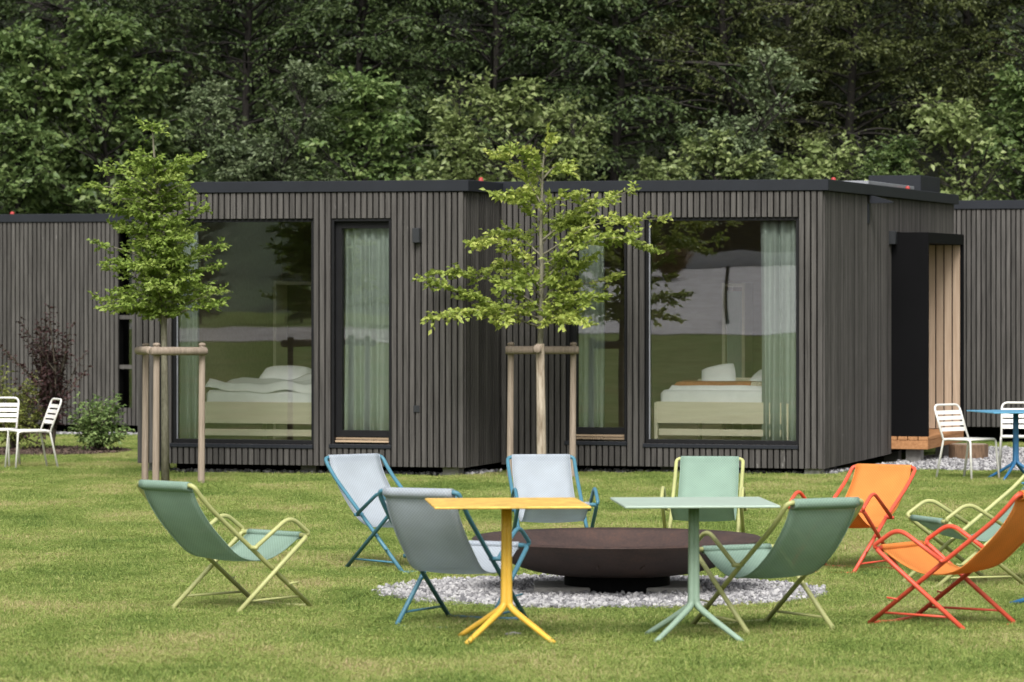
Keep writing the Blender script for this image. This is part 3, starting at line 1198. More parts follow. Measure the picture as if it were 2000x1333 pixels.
wdf = MB().box(ops[1][0] + .002, ops[1][1] - .002, .06, .12, ops[1][2] + .002, ops[1][2] + .05).build('window', M['frame'], far_left)
fw.build('pane', M['glass'], wdf)
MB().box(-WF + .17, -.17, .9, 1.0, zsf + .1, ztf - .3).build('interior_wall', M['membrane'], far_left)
side_part(side_slats(0.0, 5.0, zsf, ztf - FAS - .004, -0.028), far_left)
a_ = FL_.a(24, 1.0)
MB().ball((a_, 1.0, ztf + .025), .036, 10, 6).tube([(a_, 1.0, ztf - .03), (a_, 1.0, ztf + .02)], .02, 8).build('roof_anchor', M['redplastic'], far_left, smooth=True)

# ---- far right cabin
ZR = -0.40
FR_ = Frame(2230.0, 53.4, ZR)
WRR = 44 * PITCH
ztq, zsq = 3.033 - ZR, -0.149 - ZR
far_right = FR_.root('timber_cabin', 'dark slatted timber cabin at the right edge behind the white metal chairs', 'cabin')
cladding(far_right, -WRR, 0, zsq, ztq - FAS - .004, [])
cabin_shell(far_right, WRR, 5.5, ztq, zsq, FAS, [])
side_part(side_slats(0.0, 5.5, zsq, ztq - FAS - .004, -WRR + .028, sgn=-1), far_right)

# ------------------------------------------------------------------ inside the near cabins
def curtain_px(fr, p0, p1, zf, zc, label, folds, seed, bb=0.185):
    return wavy_curtain(fr, fr.a(p0, bb), fr.a(p1, bb), bb, zf + .02, zc, label, folds, seed)


curtain_px(LF, 330, 388, zs0 + .1, zt - .34, 'mint curtain drawn to the left side of the large left window', 4, 1)
curtain_px(LF, 648, 768, zs0 + .1, zt - .34, 'mint curtain filling the narrow window left of the middle', 7, 2)
curtain_px(RF, 1118, 1180, zs0r + .1, ztr - .34, 'mint curtain in the narrow window behind the yellow green tree', 4, 3)
curtain_px(RF, 1484, 1572, zs0r + .1, ztr - .34, 'mint curtain drawn to the right side of the large right window', 5, 4)


def quilt(w, l, t, seed, bumps=0.02, nx=26, ny=26, edge=0.03):
    rg = np.random.default_rng(seed)
    m = MB()
    ph = rg.uniform(0, 6.28, 12)
    fx = rg.uniform(3, 14, 12)
    fy = rg.uniform(3, 14, 12)
    for j in range(ny + 1):
        for i in range(nx + 1):
            x, y = -w / 2 + w * i / nx, l * j / ny
            h = sum(math.sin(fx[k] * x + fy[k] * y + ph[k]) for k in range(12)) / 12
            e = min(i, nx - i, j, ny - j)
            z = t + bumps * h * 2 - (edge if e == 0 else 0) - (t if e == 0 else 0) * 0.7
            m.v.append((x + .01 * math.sin(9 * y + ph[0]) * (e == 0), y + .012 * math.sin(8 * x + ph[1]) * (e == 0), z))
    for j in range(ny):
        for i in range(nx):
            a = j * (nx + 1) + i
            m.f.append((a, a + 1, a + nx + 2, a + nx + 1))
    return m


def pillow(w, l, t):
    m = MB()
    n = 12
    for s_ in (1, -1):
        o = len(m.v)
        for j in range(n + 1):
            for i in range(n + 1):
                u, v = -1 + 2 * i / n, -1 + 2 * j / n
                h = (max(0, 1 - abs(u) ** 3) * max(0, 1 - abs(v) ** 3)) ** 0.5
                k = 1 - 0.06 * (abs(u) * abs(v)) ** 2
                m.v.append((u * w / 2 * k, v * l / 2 * k, s_ * t / 2 * h))
        for j in range(n):
            for i in range(n):
                a = o + j * (n + 1) + i
                q = (a, a + 1, a + n + 2, a + n + 1)
                m.f.append(q if s_ > 0 else q[::-1])
    return m


def bed(fr, p_left, width, zf, label, py_board=(786, 828), py_rail=(839, 852), bb=0.36, head_h=0.82):
    a0 = fr.a(p_left, bb)
    root = thing('bed', label, 'bed', fr.world(a0 + width / 2, bb, zf), -YAW)
    L_ = 2.05
    hz = lambda py: fr.z(py, a0 + width / 2, bb) - zf
    zb1, zb0 = hz(py_board[0]), hz(py_board[1])
    zr1, zr0 = hz(py_rail[0]), hz(py_rail[1])
    w = width / 2
    MB().box(-w, w, 0, .028, zb0, zb1).build('foot_board', M['bedwood'], root, bevel=.003)
    MB().box(-w + .03, w - .03, .003, .03, zr0, zr1).build('rail', M['bedwood'], root, bevel=.003)
    for s_ in (-1, 1):
        MB().box(s_ * w - .02, s_ * w + .02, -.004, .05, 0, zb1 - .01).build('leg', M['bedwood'], root, bevel=.003)
        MB().box(s_ * w - .014, s_ * w + .014, .052, L_, zb0, zb1 - .004).build('side_rail', M['bedwood'], root, bevel=.003)
        MB().box(s_ * w - .02, s_ * w + .02, L_ + .0, L_ + .05, 0, head_h).build('leg', M['bedwood'], root, bevel=.003)
    MB().box(-w + .022, w - .022, L_ + .005, L_ + .04, .3, head_h + .02).build('headboard', M['bedwood'], root, bevel=.003)
    mt = MB().box(-w + .03, w - .03, .06, L_ - .01, zb0 + .02, zb1 + .13)
    mo = mt.build('mattress', M['linen'], root, bevel=.04, smooth=True)
    return root, zb1 + .13, w, a0


lb, mzl, wl_, a0l = bed(LF, 392, 1.5, zs0 + .1, 'rumpled bed with pale duvet behind the large left window', bb=.215)
q = quilt(1.42, 1.35, .09, 21, .05, 40, 40)
q.build('duvet', M['linen'], lb, smooth=True).location = (0, .05, mzl)
for i, (px_, yy) in enumerate(((-.36, 1.72), (.36, 1.72))):
    p = pillow(.62, .42, .2).build('pillow', M['linen'], lb, smooth=True)
    p.location = (px_, yy, mzl + .11)
    p.rotation_euler = (R(22), 0, R(5 - 12 * i))
rb, mzr, wr_, a0r = bed(RF, 1281, 1.5, zs0r + .1, 'neatly made bed with rust red blanket behind the large right window', bb=.22)
q = quilt(1.30, .5, .05, 22, .012)
q.build('folded_duvet', M['linen'], rb, smooth=True).location = (-.02, .20, mzr)
q = quilt(.92, .4, .035, 23, .008)
o_ = q.build('blanket', M['rustblanket'], rb, smooth=True)
o_.location = (-.15, .26, mzr + .055)
q = quilt(.5, .42, .035, 24, .008)
o_ = q.build('patterned_blanket', M['pattern'], rb, smooth=True)
o_.location = (.52, .24, mzr + .055)
for i, (px_, yy, rx) in enumerate(((-.40, 1.55, 40), (.25, 1.74, 18))):
    p = pillow(.40 if i == 0 else .6, .36, .13).build('pillow', M['linen'], rb, smooth=True)
    p.location = (px_, yy, mzr + .12)
    p.rotation_euler = (R(rx), R(-12 if i == 0 else 0), R(8 - 16 * i))
# free-standing wardrobes with pale frames at the back of both rooms
for fr, a_, zf_, lab in ((LF, LF.a(590, 3.4), zs0 + .1, 'open pale wooden clothes rail at the back of the left cabin room'), (RF, RF.a(1440, 3.0), zs0r + .1, 'narrow pale wooden wardrobe with hanging cloth in the right cabin room')):
    bb_ = 3.4 if fr is LF else 3.0
    w = thing('wardrobe', lab, 'wardrobe', fr.world(a_, bb_, zf_), -YAW)
    hw = .28 if fr is LF else .12
    for s_ in (-1, 1):
        MB().box(s_ * hw - .02, s_ * hw + .02, -.2, .2, 0, 1.95).build('side_panel', M['bedwood'], w, bevel=.003)
    MB().box(-hw + .021, hw - .021, -.19, .19, 1.9, 1.94).build('top_board', M['bedwood'], w)
    MB().box(-hw + .021, hw - .021, -.19, .19, .06, .09).build('shelf', M['bedwood'], w)
    if fr is RF:
        MB().box(-hw + .03, hw - .03, -.15, -.13, .55, 1.85).build('hanging_cloth', M['curtain'], w)

# ------------------------------------------------------------------ young staked trees
def stake_frame(px_posts, dists, bar_py, label, middle_bark=False):
    """three stakes joined by round cross bars; posts: photo columns, distances"""
    d0 = sum(dists) / len(dists)
    base = world_at(sum(px_posts) / len(px_posts), d0)
    root = thing('tree_stake_frame', label, 'tree stake', base)
    tops = []
    for i, (p, d) in enumerate(zip(px_posts, dists)):
        w = world_at(p, d)
        zt_ = CAMZ - (bar_py - 12 - YH) / F * d
        l = [w - base + Vector((0, 0, -.05)), Vector((w.x - base.x + .01, w.y - base.y, zt_ - base.z))]
        if middle_bark and i == 1:
            l[0].x += .03
        pts = [l[0].lerp(l[1], t) for t in np.linspace(0, 1, 6)]
        r0 = .037 if not (middle_bark and i == 1) else .052
        MB().tube(pts, [r0 * (1 - .12 * k / 5) for k in range(6)], 10).build('stake', M['barkpost'] if (middle_bark and i == 1) else M['post'], root, smooth=False)
        tops.append(Vector((l[1].x, l[1].y, CAMZ - (bar_py - YH) / F * d - base.z)))
    return root, tops


sf, tp = stake_frame((283, 304, 393), (40.9, 40.0, 40.3), 686, 'weathered grey wooden stakes and cross bars round the dense young tree at left', )
def bar(root, p, q, off, ext=.06, r=.045):
    d = (q - p).normalized()
    MB().tube([p + off - d * ext, p + off - d * (ext - .012), q + off + d * (ext - .012), q + off + d * ext], [r * .8, r, r * .96, r * .75], 12).build('cross_bar', M['post'], root, smooth=True)
bar(sf, tp[1], tp[2], Vector((0, -.085, 0)))
bar(sf, tp[0], tp[1], Vector((-.075, 0.0, .005)), .05)
for t_ in tp:
    MB().ball((t_.x, t_.y, t_.z + .065), .042, 10, 6, (1, 1, .55)).build('stake_top', M['post'], sf, smooth=True)
sf2, tp2 = stake_frame((996, 1053, 1118), (41.8, 41.1, 41.8), 684, 'weathered stakes with a peeled pale middle post round the yellow green young tree', True)
bar(sf2, tp2[0], tp2[2], Vector((0, -.085, 0)))
bar(sf2, Vector((tp2[1].x - .03, tp2[1].y - .08, tp2[1].z)), Vector((tp2[1].x - .03, tp2[1].y + .5, tp2[1].z + .0)), Vector((0, 0, .012)), .05)
for t_ in (tp2[0], tp2[2]):
    MB().ball((t_.x, t_.y, t_.z + .065), .042, 10, 6, (1, 1, .55)).build('stake_top', M['post'], sf2, smooth=True)


# left young tree: dense, upright
def young_left():
    rg = np.random.default_rng(3)
    d = 40.6
    sc = F / d
    base = world_at(323, d)
    root = thing('young_tree', 'dense green young tree tied between stakes in front of the left cabin', 'tree', base)
    z = lambda py: CAMZ - (py - YH) / F * d - base.z
    tr = np.array([(0, 0, -.05), (-.005, 0, .8), (-.015, .01, 1.5), (-.02, 0, z(520)), (-.05, 0, z(440)), (-.09, 0, z(360)), (-.12, 0, z(300)), (-.14, 0, z(246))])
    limbs = []
    zs_ = np.concatenate([np.linspace(z(612), z(318), 74), [z(265), z(255), z(250), z(300), z(310)]])
    for k, zz in enumerate(zs_):
        py = YH + (CAMZ - base.z - zz) * sc
        prof = np.interp(py, [240, 262, 290, 312, 350, 420, 480, 560, 595, 620], [.08, .10, .12, .50, .62, .55, .58, .70, .62, .15])
        az = k * 2.39996 + rg.normal(0, .3)
        i = np.searchsorted(tr[:, 2], zz) - 1
        i = min(max(i, 0), len(tr) - 2)
        t = (zz - tr[i, 2]) / (tr[i + 1, 2] - tr[i, 2])
        b0 = tr[i] * (1 - t) + tr[i + 1] * t
        ln = prof * rg.choice([.55, .8, 1.0, 1.2], p=[.2, .3, .3, .2]) * rg.uniform(.9, 1.08)
        b0 = b0 - np.array((0, 0, ln * .25))
        dd = np.array((math.cos(az), math.sin(az), rg.uniform(.35, .8)))
        dd /= np.linalg.norm(dd)
        limbs.append(np.array([b0 + dd * ln * q_ * np.array((1.15, 1.15, 1)) - np.array((0, 0, .22 * ln * q_ * q_)) for q_ in np.linspace(0, 1, 6)]))
    P, D, Nn, G = sprays(limbs, rg, 0.032, spacing=.027, twig=.25, flat=.55, droop=-.12, start=.12, jit=.65)
    P, D, Nn, G = thin((P, D, Nn, G), rg, 5.0, -.5)
    n = len(P)
    link('crown', leaf_mesh('crown', P, D, Nn, rg.uniform(.04, .07, n), rg.uniform(.027, .044, n), M['lf_hornbeam'], G), root)
    link('trunk', wood_mesh('trunk', tr, limbs, .044, M['bark'], .25), root)
    return n


def young_right():
    rg = np.random.default_rng(8)
    d = 41.65
    base = world_at(1056, d)
    root = thing('young_tree', 'airy yellow green young tree with layered branches in the middle of the picture', 'tree', base)
    q = lambda px, py, dy=0.0: np.array(((px - 1000) / F * d - base.x, dy, CAMZ - (py - YH) / F * d - base.z))
    tr = np.array([(0, 0, -.05), q(1054, 760), q(1055, 680), q(1057, 600), q(1058, 520), q(1056, 450), q(1058, 390), q(1060, 330), q(1064, 285)])
    spec = [((1055, 622), (940, 585), (830, 546), -.35), ((1055, 640), (950, 606), (838, 622), -.75), ((1056, 600), (960, 545), (846, 530), .25),
            ((1057, 530), (990, 480), (930, 478), -.3), ((1057, 500), (1000, 455), (925, 470), .35), ((1056, 440), (1015, 390), (966, 380), -.2),
            ((1058, 400), (1015, 330), (962, 298), .15), ((1060, 360), (1030, 310), (995, 290), -.15), ((1060, 350), (1085, 325), (1112, 330), .2),
            ((1063, 310), (1070, 285), (1080, 272), 0), ((1062, 330), (1040, 296), (1012, 300), .1), ((1058, 470), (1140, 410), (1240, 368), .25),
            ((1057, 500), (1160, 440), (1296, 428), -.3), ((1057, 520), (1170, 460), (1282, 490), .1), ((1057, 545), (1130, 480), (1230, 462), -.6),
            ((1056, 600), (1120, 560), (1205, 545), .3), ((1055, 630), (1110, 590), (1200, 575), -.4), ((1055, 640), (1085, 620), (1140, 632), -.5),
            ((1055, 640), (1070, 600), (1120, 625), .5), ((1055, 560), (1010, 520), (960, 525), .5), ((1056, 610), (1010, 600), (975, 628), -.5),
            ((1057, 570), (1090, 520), (1140, 520), .55), ((1057, 590), (1100, 545), (1160, 500), -.1), ((1058, 430), (1085, 390), (1130, 380), -.3),
            ((1058, 420), (1035, 380), (1010, 395), .35), ((1057, 480), (1090, 440), (1150, 425), .4), ((1056, 580), (1020, 545), (985, 560), -.65)]
    limbs = []
    for (a, m_, e, dy) in spec:
        p = catmull([q(*a), q(m_[0], m_[1], dy * .5), q(e[0], e[1], dy)], 5)
        limbs.append(np.array(p))
    P, D, Nn, G = sprays(limbs, rg, 0.036, spacing=.027, twig=.31, flat=.62, droop=-.02, start=.16, jit=.8)
    P, D, Nn, G = thin((P, D, Nn, G), rg, 6.0, -.6)
    n = len(P)
    link('crown', leaf_mesh('crown', P, D, Nn, rg.uniform(.04, .08, n), rg.uniform(.03, .058, n), M['lf_beech'], G, droop=.2), root)
    link('trunk', wood_mesh('trunk', tr, limbs, .042, M['bark'], .3), root)
    return n


young_left()
young_right()


# ------------------------------------------------------------------ garden bed at the left
def bush(name, label, px, d, height, radius, n_stem, leaf, mat, seed, up=(1.0, 2.6), cat='shrub', twig=.22, sub=2, spacing=.06, loc=None):
    rg = np.random.default_rng(seed)
    base = loc or world_at(px, d)
    root = thing(name, label, cat, base)
    limbs = []
    for k in range(n_stem):
        az = k * 2.39996 + rg.normal(0, .3)
        rise = rg.uniform(*up)
        dd = np.array((math.cos(az), math.sin(az), rise))
        dd /= np.linalg.norm(dd)
        ln = min(height / max(dd[2], .2), radius / max(math.hypot(dd[0], dd[1]), .05)) * rg.uniform(.75, 1.05)
        pts = np.array([dd * ln * q_ + np.array((0, 0, .02)) - np.array((0, 0, .12 * ln * q_ * q_)) for q_ in np.linspace(0, 1, 6)])
        limbs.append(pts)
        for j in range(sub):
            i0 = rg.integers(1, 4)
            d2 = dd + rg.normal(0, .45, 3)
            d2 /= np.linalg.norm(d2)
            limbs.append(np.array([pts[i0] + d2 * ln * .5 * q_ for q_ in np.linspace(0, 1, 4)]))
    P, D, Nn, G = sprays(limbs, rg, leaf, spacing=spacing, twig=twig, flat=.5, droop=.2, start=.25)
    n = len(P)
    link('foliage', leaf_mesh('foliage', P, D, Nn, leaf * rg.uniform(.8, 1.4, n), leaf * rg.uniform(.5, .85, n), mat, G), root)
    m = MB()
    for l in limbs:
        k = len(l)
        m.tube(l, [.012 * (1 - .7 * i / (k - 1)) for i in range(k)], 5, caps=False)
    m.build('stem', M['twig'], root, smooth=True)
    return root


bush('green_shrub', 'round bright green shrub at the right end of the mulch bed', 188, 50.4, .80, .33, 17, .06, M['lf_bush'], 31, (.8, 3.2), twig=.26)
bush('purple_shrub', 'tall dark purple leaved shrub in the mulch bed', 104, 50.8, 1.85, .27, 13, .052, M['lf_purple'], 32, (4.0, 11.0), sub=2, twig=.17)
bush('golden_shrub', 'yellow green shrub behind the white chair at the left edge', 26, 51.0, 1.2, .5, 18, .06, M['lf_golden'], 33, (.9, 3.2))


def ellipse_sheet(name, mat, cx, cy, rx, ry, dz, seg=64, wob=.03, seed=1):
    rg = np.random.default_rng(seed)
    m = MB()
    m.v.append((cx, cy, zg(cy) + dz))
    for k in range(seg):
        a = 2 * PI * k / seg
        w = 1 + rg.normal(0, wob)
        y = cy + ry * math.sin(a) * w
        m.v.append((cx + rx * math.cos(a) * w, y, zg(y) + dz))
    for k in range(seg):
        m.f.append((0, 1 + k, 1 + (k + 1) % seg))
    return tag(m.build(name, mat), kind='structure')


mb = world_at(85, 50.3)
ellipse_sheet('mulch_bed', M['mulchbed'], mb.x, mb.y, 1.15, 1.7, .006, seed=2)
rgm = np.random.default_rng(41)
n = 2600
aa = rgm.uniform(0, 2 * PI, n)
rr = np.sqrt(rgm.uniform(0, 1, n))
X, Y = mb.x + 1.14 * rr * np.cos(aa), mb.y + 1.68 * rr * np.sin(aa)
chips = [stone_variant(rgm, (1.5, .7, .3)) for _ in range(4)]
tag(scatter('bark_mulch', chips, [(x, y, zg(y) + .012) for x, y in zip(X, Y)], rgm.uniform(0, 6.28, n), rgm.uniform(.015, .04, n), M['chip'], rgm.normal(0, .4, (n, 2))), kind='stuff')

# ------------------------------------------------------------------ gravel round the fire bowl and along the cabins
GX, GY, GR = .551, 23.99, 1.385
ellipse_sheet('gravel_circle', M['gravelbed'], GX, GY, GR, GR, .008, seed=3, wob=.012)
rgs = np.random.default_rng(42)
stones = [stone_variant(rgs) for _ in range(6)]
n = 11000
aa = rgs.uniform(0, 2 * PI, n)
rr = np.sqrt(rgs.uniform(0, 1, n)) * (GR + rgs.normal(0, .025, n))
X, Y = GX + rr * np.cos(aa), GY + rr * np.sin(aa)
tag(scatter('gravel', stones, [(x, y, zg(y) + rgs.uniform(.012, .03)) for x, y in zip(X, Y)], rgs.uniform(0, 6.28, n), rgs.uniform(.009, .03, n) * rgs.uniform(.6, 1, n), M['stone'], rgs.normal(0, .9, (n, 2))), kind='stuff')


def strip_pts(fr, a0, a1, b0, b1, n, rg):
    A, B = rg.uniform(a0, a1, n), rg.uniform(b0, b1, n)
    return [(fr.x + a * CU + q * SU, fr.y - a * SU + q * CU) for a, q in zip(A, B)]


def strip_sheet(name, fr, a0, a1, b0, b1):
    m = MB()
    n = 10
    for i in range(n + 1):
        for (q) in (b0, b1):
            a = a0 + (a1 - a0) * i / n
            x, y = fr.x + a * CU + q * SU, fr.y - a * SU + q * CU
            m.v.append((x, y, zg(y) + .006))
    for i in range(n):
        m.f.append((2 * i, 2 * i + 2, 2 * i + 3, 2 * i + 1))
    return tag(m.build(name, M['gravelbed']), kind='structure')


strips = [(RF, -3.7, .05, .12, 1.5, 1500), (RF, .05, 4.2, 1.6, 9.5, 9000), (LF, -3.8, .05, .15, 1.3, 1200), (FL_, -1.9, -.2, -.5, .2, 500)]
pts = []
for i, (fr, a0, a1, b0, b1, k) in enumerate(strips):
    strip_sheet('gravel_strip', fr, a0, a1, b0, b1)
    pts += strip_pts(fr, a0, a1, b0, b1, k, rgs)
n = len(pts)
tag(scatter('gravel', stones, [(x, y, zg(y) + rgs.uniform(.01, .03)) for x, y in pts], rgs.uniform(0, 6.28, n), rgs.uniform(.016, .036, n), M['stone'], rgs.normal(0, .5, (n, 2))), kind='stuff')

# ------------------------------------------------------------------ grass
def in_cabin(x, y):
    for fr, w, dp in ((LF, WL, DL), (RF, WR, DR), (FL_, WF, 5.0), (FR_, WRR, 5.5)):
        dx, dy = x - fr.x, y - fr.y
        a = dx * CU - dy * SU
        q = dx * SU + dy * CU
        if -w - .05 < a < .05 and -.04 < q < dp:
            return True
    return False


def on_gravel(x, y):
    for (fr, a0, a1, b0, b1, k) in strips[:3]:
        dx, dy = x - fr.x, y - fr.y
        a = dx * CU - dy * SU
        q = dx * SU + dy * CU
        if a0 + .08 < a < a1 - .08 and b0 + .1 < q < b1 - .08:
            return True
    return False


rgg = np.random.default_rng(77)


def grass_variant(rg, n, rad, h0, h1, lean):
    V, Fc, rr = [], [], []
    for i in range(n):
        a, r = rg.uniform(0, 6.28), rad * math.sqrt(rg.random())
        x, y = r * math.cos(a), r * math.sin(a)
        h = rg.uniform(h0, h1)
        w = rg.uniform(.0011, .0025)
        t = rg.uniform(0, 6.28)
        dx, dy = math.cos(t), math.sin(t)
        l = rg.normal(0, lean) * h
        lx, ly = l * math.cos(t + 1.3), l * math.sin(t + 1.3)
        o = len(V)
        V += [(x - dx * w, y - dy * w, -.004), (x + dx * w, y + dy * w, -.004), (x + dx * w * .8 + lx * .35, y + dy * w * .8 + ly * .35, h * .6), (x - dx * w * .8 + lx * .35, y - dy * w * .8 + ly * .35, h * .6), (x + lx, y + ly, h)]
        Fc += [(o, o + 1, o + 2, o + 3), (o + 3, o + 2, o + 4)]
        q = rg.random()
        rr += [q] * 5
    return V, Fc, rr


def clover_variant(rg, n, rad):
    V, Fc, rr = [], [], []
    for i in range(n):
        a, r = rg.uniform(0, 6.28), rad * math.sqrt(rg.random())
        x, y, h = r * math.cos(a), r * math.sin(a), rg.uniform(.012, .03)
        q = rg.uniform(.25, .75)
        for k in range(3):
            t = rg.uniform(0, 6.28)
            w = rg.uniform(.004, .008)
            o = len(V)
            V += [(x, y, h), (x + w * math.cos(t - .5), y + w * math.sin(t - .5), h + .002), (x + 1.5 * w * math.cos(t), y + 1.5 * w * math.sin(t), h + rg.normal(0, .003)), (x + w * math.cos(t + .5), y + w * math.sin(t + .5), h + .002)]
            Fc += [(o, o + 1, o + 2, o + 3)]
            rr += [q] * 4
    return V, Fc, rr


tufts = [clover_variant(rgg, 70, .11), clover_variant(rgg, 45, .07), grass_variant(rgg, 14, .035, .03, .06, .7), clover_variant(rgg, 120, .16)] + [grass_variant(rgg, 460, .19, .007, .024, 1.3) for _ in range(5)] + [grass_variant(rgg, 240, .14, .012, .036, 1.1)]
pts = []
for (y0, y1, dens) in ((15.8, 30, 84), (30, 45, 60), (45, 61, 40)):
    y = y0
    area = (y1 - y0) * 2 * (1130 / F) * (y0 + y1) / 2
    n = int(area * dens)
    ys_ = np.sqrt(rgg.uniform(y0 ** 2, y1 ** 2, n))
    xs_ = rgg.uniform(-1, 1, n) * 1130 / F * ys_
    for x, yy in zip(xs_, ys_):
        if yy > 41.5 and (in_cabin(x, yy) or on_gravel(x, yy)):
            continue
        if yy > 46 and -4.8 < x < 2.7:
            continue
        if (x - GX) ** 2 + (yy - GY) ** 2 < (GR - .1) ** 2:
            continue
        if ((x - mb.x) / 1.1) ** 2 + ((yy - mb.y) / 1.62) ** 2 < 1:
            continue
        pts.append((x, yy, zg(yy)))
n = len(pts)
tag(scatter('grass', tufts, pts, rgg.uniform(0, 6.28, n), rgg.uniform(.75, 1.25, n), M['blade']), kind='stuff')


# ------------------------------------------------------------------ deck chairs
A_PROF = [(0.0, .751), (.055, .690), (.15, .605), (.462, .381)]
WA, WB, TR_ = .241, .275, .0135
B_TOP, B_FOOT = (.896, .434), (.329, .013)
A_FOOT = (.963, .013)
PIV = (.62, .22)
X0 = .45


def deck_chair(px_xy, yaw, dl, frame_mat, sling, label):
    x, y = px_xy
    root = thing('deck_chair', label, 'deck chair', (x, y, zg(y)), yaw, 'sling deck chairs round the fire bowl')

    def rot(p):
        ux, uz = p[0] - PIV[0], p[1] - PIV[1]
        return (PIV[0] + ux * math.cos(dl) + uz * math.sin(dl), PIV[1] - ux * math.sin(dl) + uz * math.cos(dl))
    A = [rot(p) for p in A_PROF]
    foot = (A_FOOT[0] - .2 * dl, A_FOOT[1])
    left = [(p[0] - X0, WA, p[1]) for p in A] + [(foot[0] - X0, WA, foot[1])]
    right = [(p[0], -p[1], p[2]) for p in left]
    # back frame: closed tube loop with a ground bar
    loop = list(reversed(left)) + right
    MB().tube(fillet(loop, .045, 4), TR_, 10).build('back_frame', frame_mat, root, smooth=True)
    MB().tube(fillet([left[-1], (left[-1][0], 0, .003), right[-1]], .01, 1), TR_ * .9, 8).build('ground_bar', frame_mat, root, smooth=True)
    bt, bf = (B_TOP[0] - X0, B_TOP[1]), (B_FOOT[0] - X0, B_FOOT[1])
    MB().tube(fillet([(bf[0], WB, bf[1]), (bt[0], WB, bt[1]), (bt[0], -WB, bt[1]), (bf[0], -WB, bf[1])], .03, 4), TR_, 10).build('seat_frame', frame_mat, root, smooth=True)
    MB().tube([(bf[0], WB, bf[1] - .004), (bf[0], WB - .03, .001), (bf[0], -WB + .03, .001), (bf[0], -WB, bf[1] - .004)], TR_ * .85, 8).build('ground_bar', frame_mat, root, smooth=True)
    J = A[-1]
    for s_ in (1, -1):
        w = s_ * (WB + .006)
        arm = [(J[0] - X0, w, J[1]), (.748 - X0, w, .556), (bt[0] + .004, w, bt[1] + .02), (bt[0], s_ * WB, bt[1])]
        MB().tube(fillet(arm, .075, 6), TR_ * .95, 10).build('armrest', frame_mat, root, smooth=True)
        MB().tube([(J[0] - X0, s_ * (WA - .012), J[1]), (J[0] - X0, s_ * (WB + .022), J[1])], .012, 8).build('pivot_knob', frame_mat, root, smooth=True)
        # stretcher between the two legs of one side
        t = .17
        pa = (foot[0] + (J[0] - foot[0]) * t - X0, s_ * WA, foot[1] + (J[1] - foot[1]) * t)
        k = (pa[2] - bf[1]) / (bt[1] - bf[1])
        pb_ = (bf[0] + (bt[0] - bf[0]) * k, s_ * WB, pa[2])
        MB().tube([pa, pb_], .007, 6).build('stretcher', frame_mat, root, smooth=True)
        # support notch peg
        tq = .38
        pq = (foot[0] + (J[0] - foot[0]) * tq - X0, s_ * WA, foot[1] + (J[1] - foot[1]) * tq)
        MB().tube([(pq[0] - .015, s_ * (WA + .004), pq[2]), (pq[0] + .055, s_ * (WB - .002), pq[2] + .01)], .0055, 6).build('rest_peg', frame_mat, root, smooth=True)
    # sling
    T = A[0]
    P1, P2, P3 = rot((.05, .655)), rot((.14, .545)), rot((.26, .435))
    prof = [T, P1, P2, P3, (.385, .345), (.505, .305), (.625, .305), (.74, .343), (.83, .392), (B_TOP[0], B_TOP[1])]
    cur = catmull(prof, 5)
    wrap = 0.018
    head = [(T[0] + .012, T[1] - .10 if False else T[1] - .045), (T[0] - .017, T[1] - .02), (T[0] - .016, T[1] + .010), (T[0] - .002, T[1] + wrap), (T[0] + .013, T[1] + .013), (T[0] + .019, T[1] + .001)]
    tail = [(bt[0] + X0 - .019, bt[1] - .004), (bt[0] + X0 - .013, bt[1] + .013), (bt[0] + X0 + .003, bt[1] + wrap), (bt[0] + X0 + .018, bt[1] + .004), (bt[0] + X0 + .006, bt[1] - .018), (bt[0] + X0 - .03, bt[1] - .024)]
    line = [(T[0] + .02, T[1] - .045 + .004)] + head[1:] + [(p[0] + .012 * max(0, 1 - i / 12), p[1]) for i, p in enumerate(cur[1:-1])] + tail
    m = MB()
    nw = 8
    sw0, sw1 = WA - .034, WA - .020
    for i, p in enumerate(line):
        s = i / (len(line) - 1)
        hw = sw0 + (sw1 - sw0) * s
        for k in range(nw + 1):
            u = -1 + 2 * k / nw
            dip = 0.012 * (1 - u * u) * math.sin(PI * min(max((s - .12) / .76, 0), 1))
            m.v.append((p[0] - X0, u * hw, p[1] - dip))
    for i in range(len(line) - 1):
        for k in range(nw):
            a = i * (nw + 1) + k
            m.f.append((a, a + 1, a + nw + 2, a + nw + 1))
    me = m.mesh('sling', sling, smooth=True)
    uvl = me.uv_layers.new(name='UVMap')
    cum = [0]
    for i in range(1, len(line)):
        cum.append(cum[-1] + math.dist(line[i], line[i - 1]))
    for lp in me.loops:
        i, k = divmod(lp.vertex_index, nw + 1)
        uvl.data[lp.index].uv = (k / nw * .44, cum[i])
    so = link('sling', me, root)
    md = so.modifiers.new('thickness', 'SOLIDIFY')
    md.thickness = .0018
    hem = MB()
    for s_ in (-1, 1):
        hem.tube([(p[0] - X0, s_ * (sw0 + (sw1 - sw0) * i / (len(line) - 1)), p[1]) for i, p in enumerate(line)][4:-4], .0035, 5)
    hem.build('hem', sling, so, smooth=True)
    return root


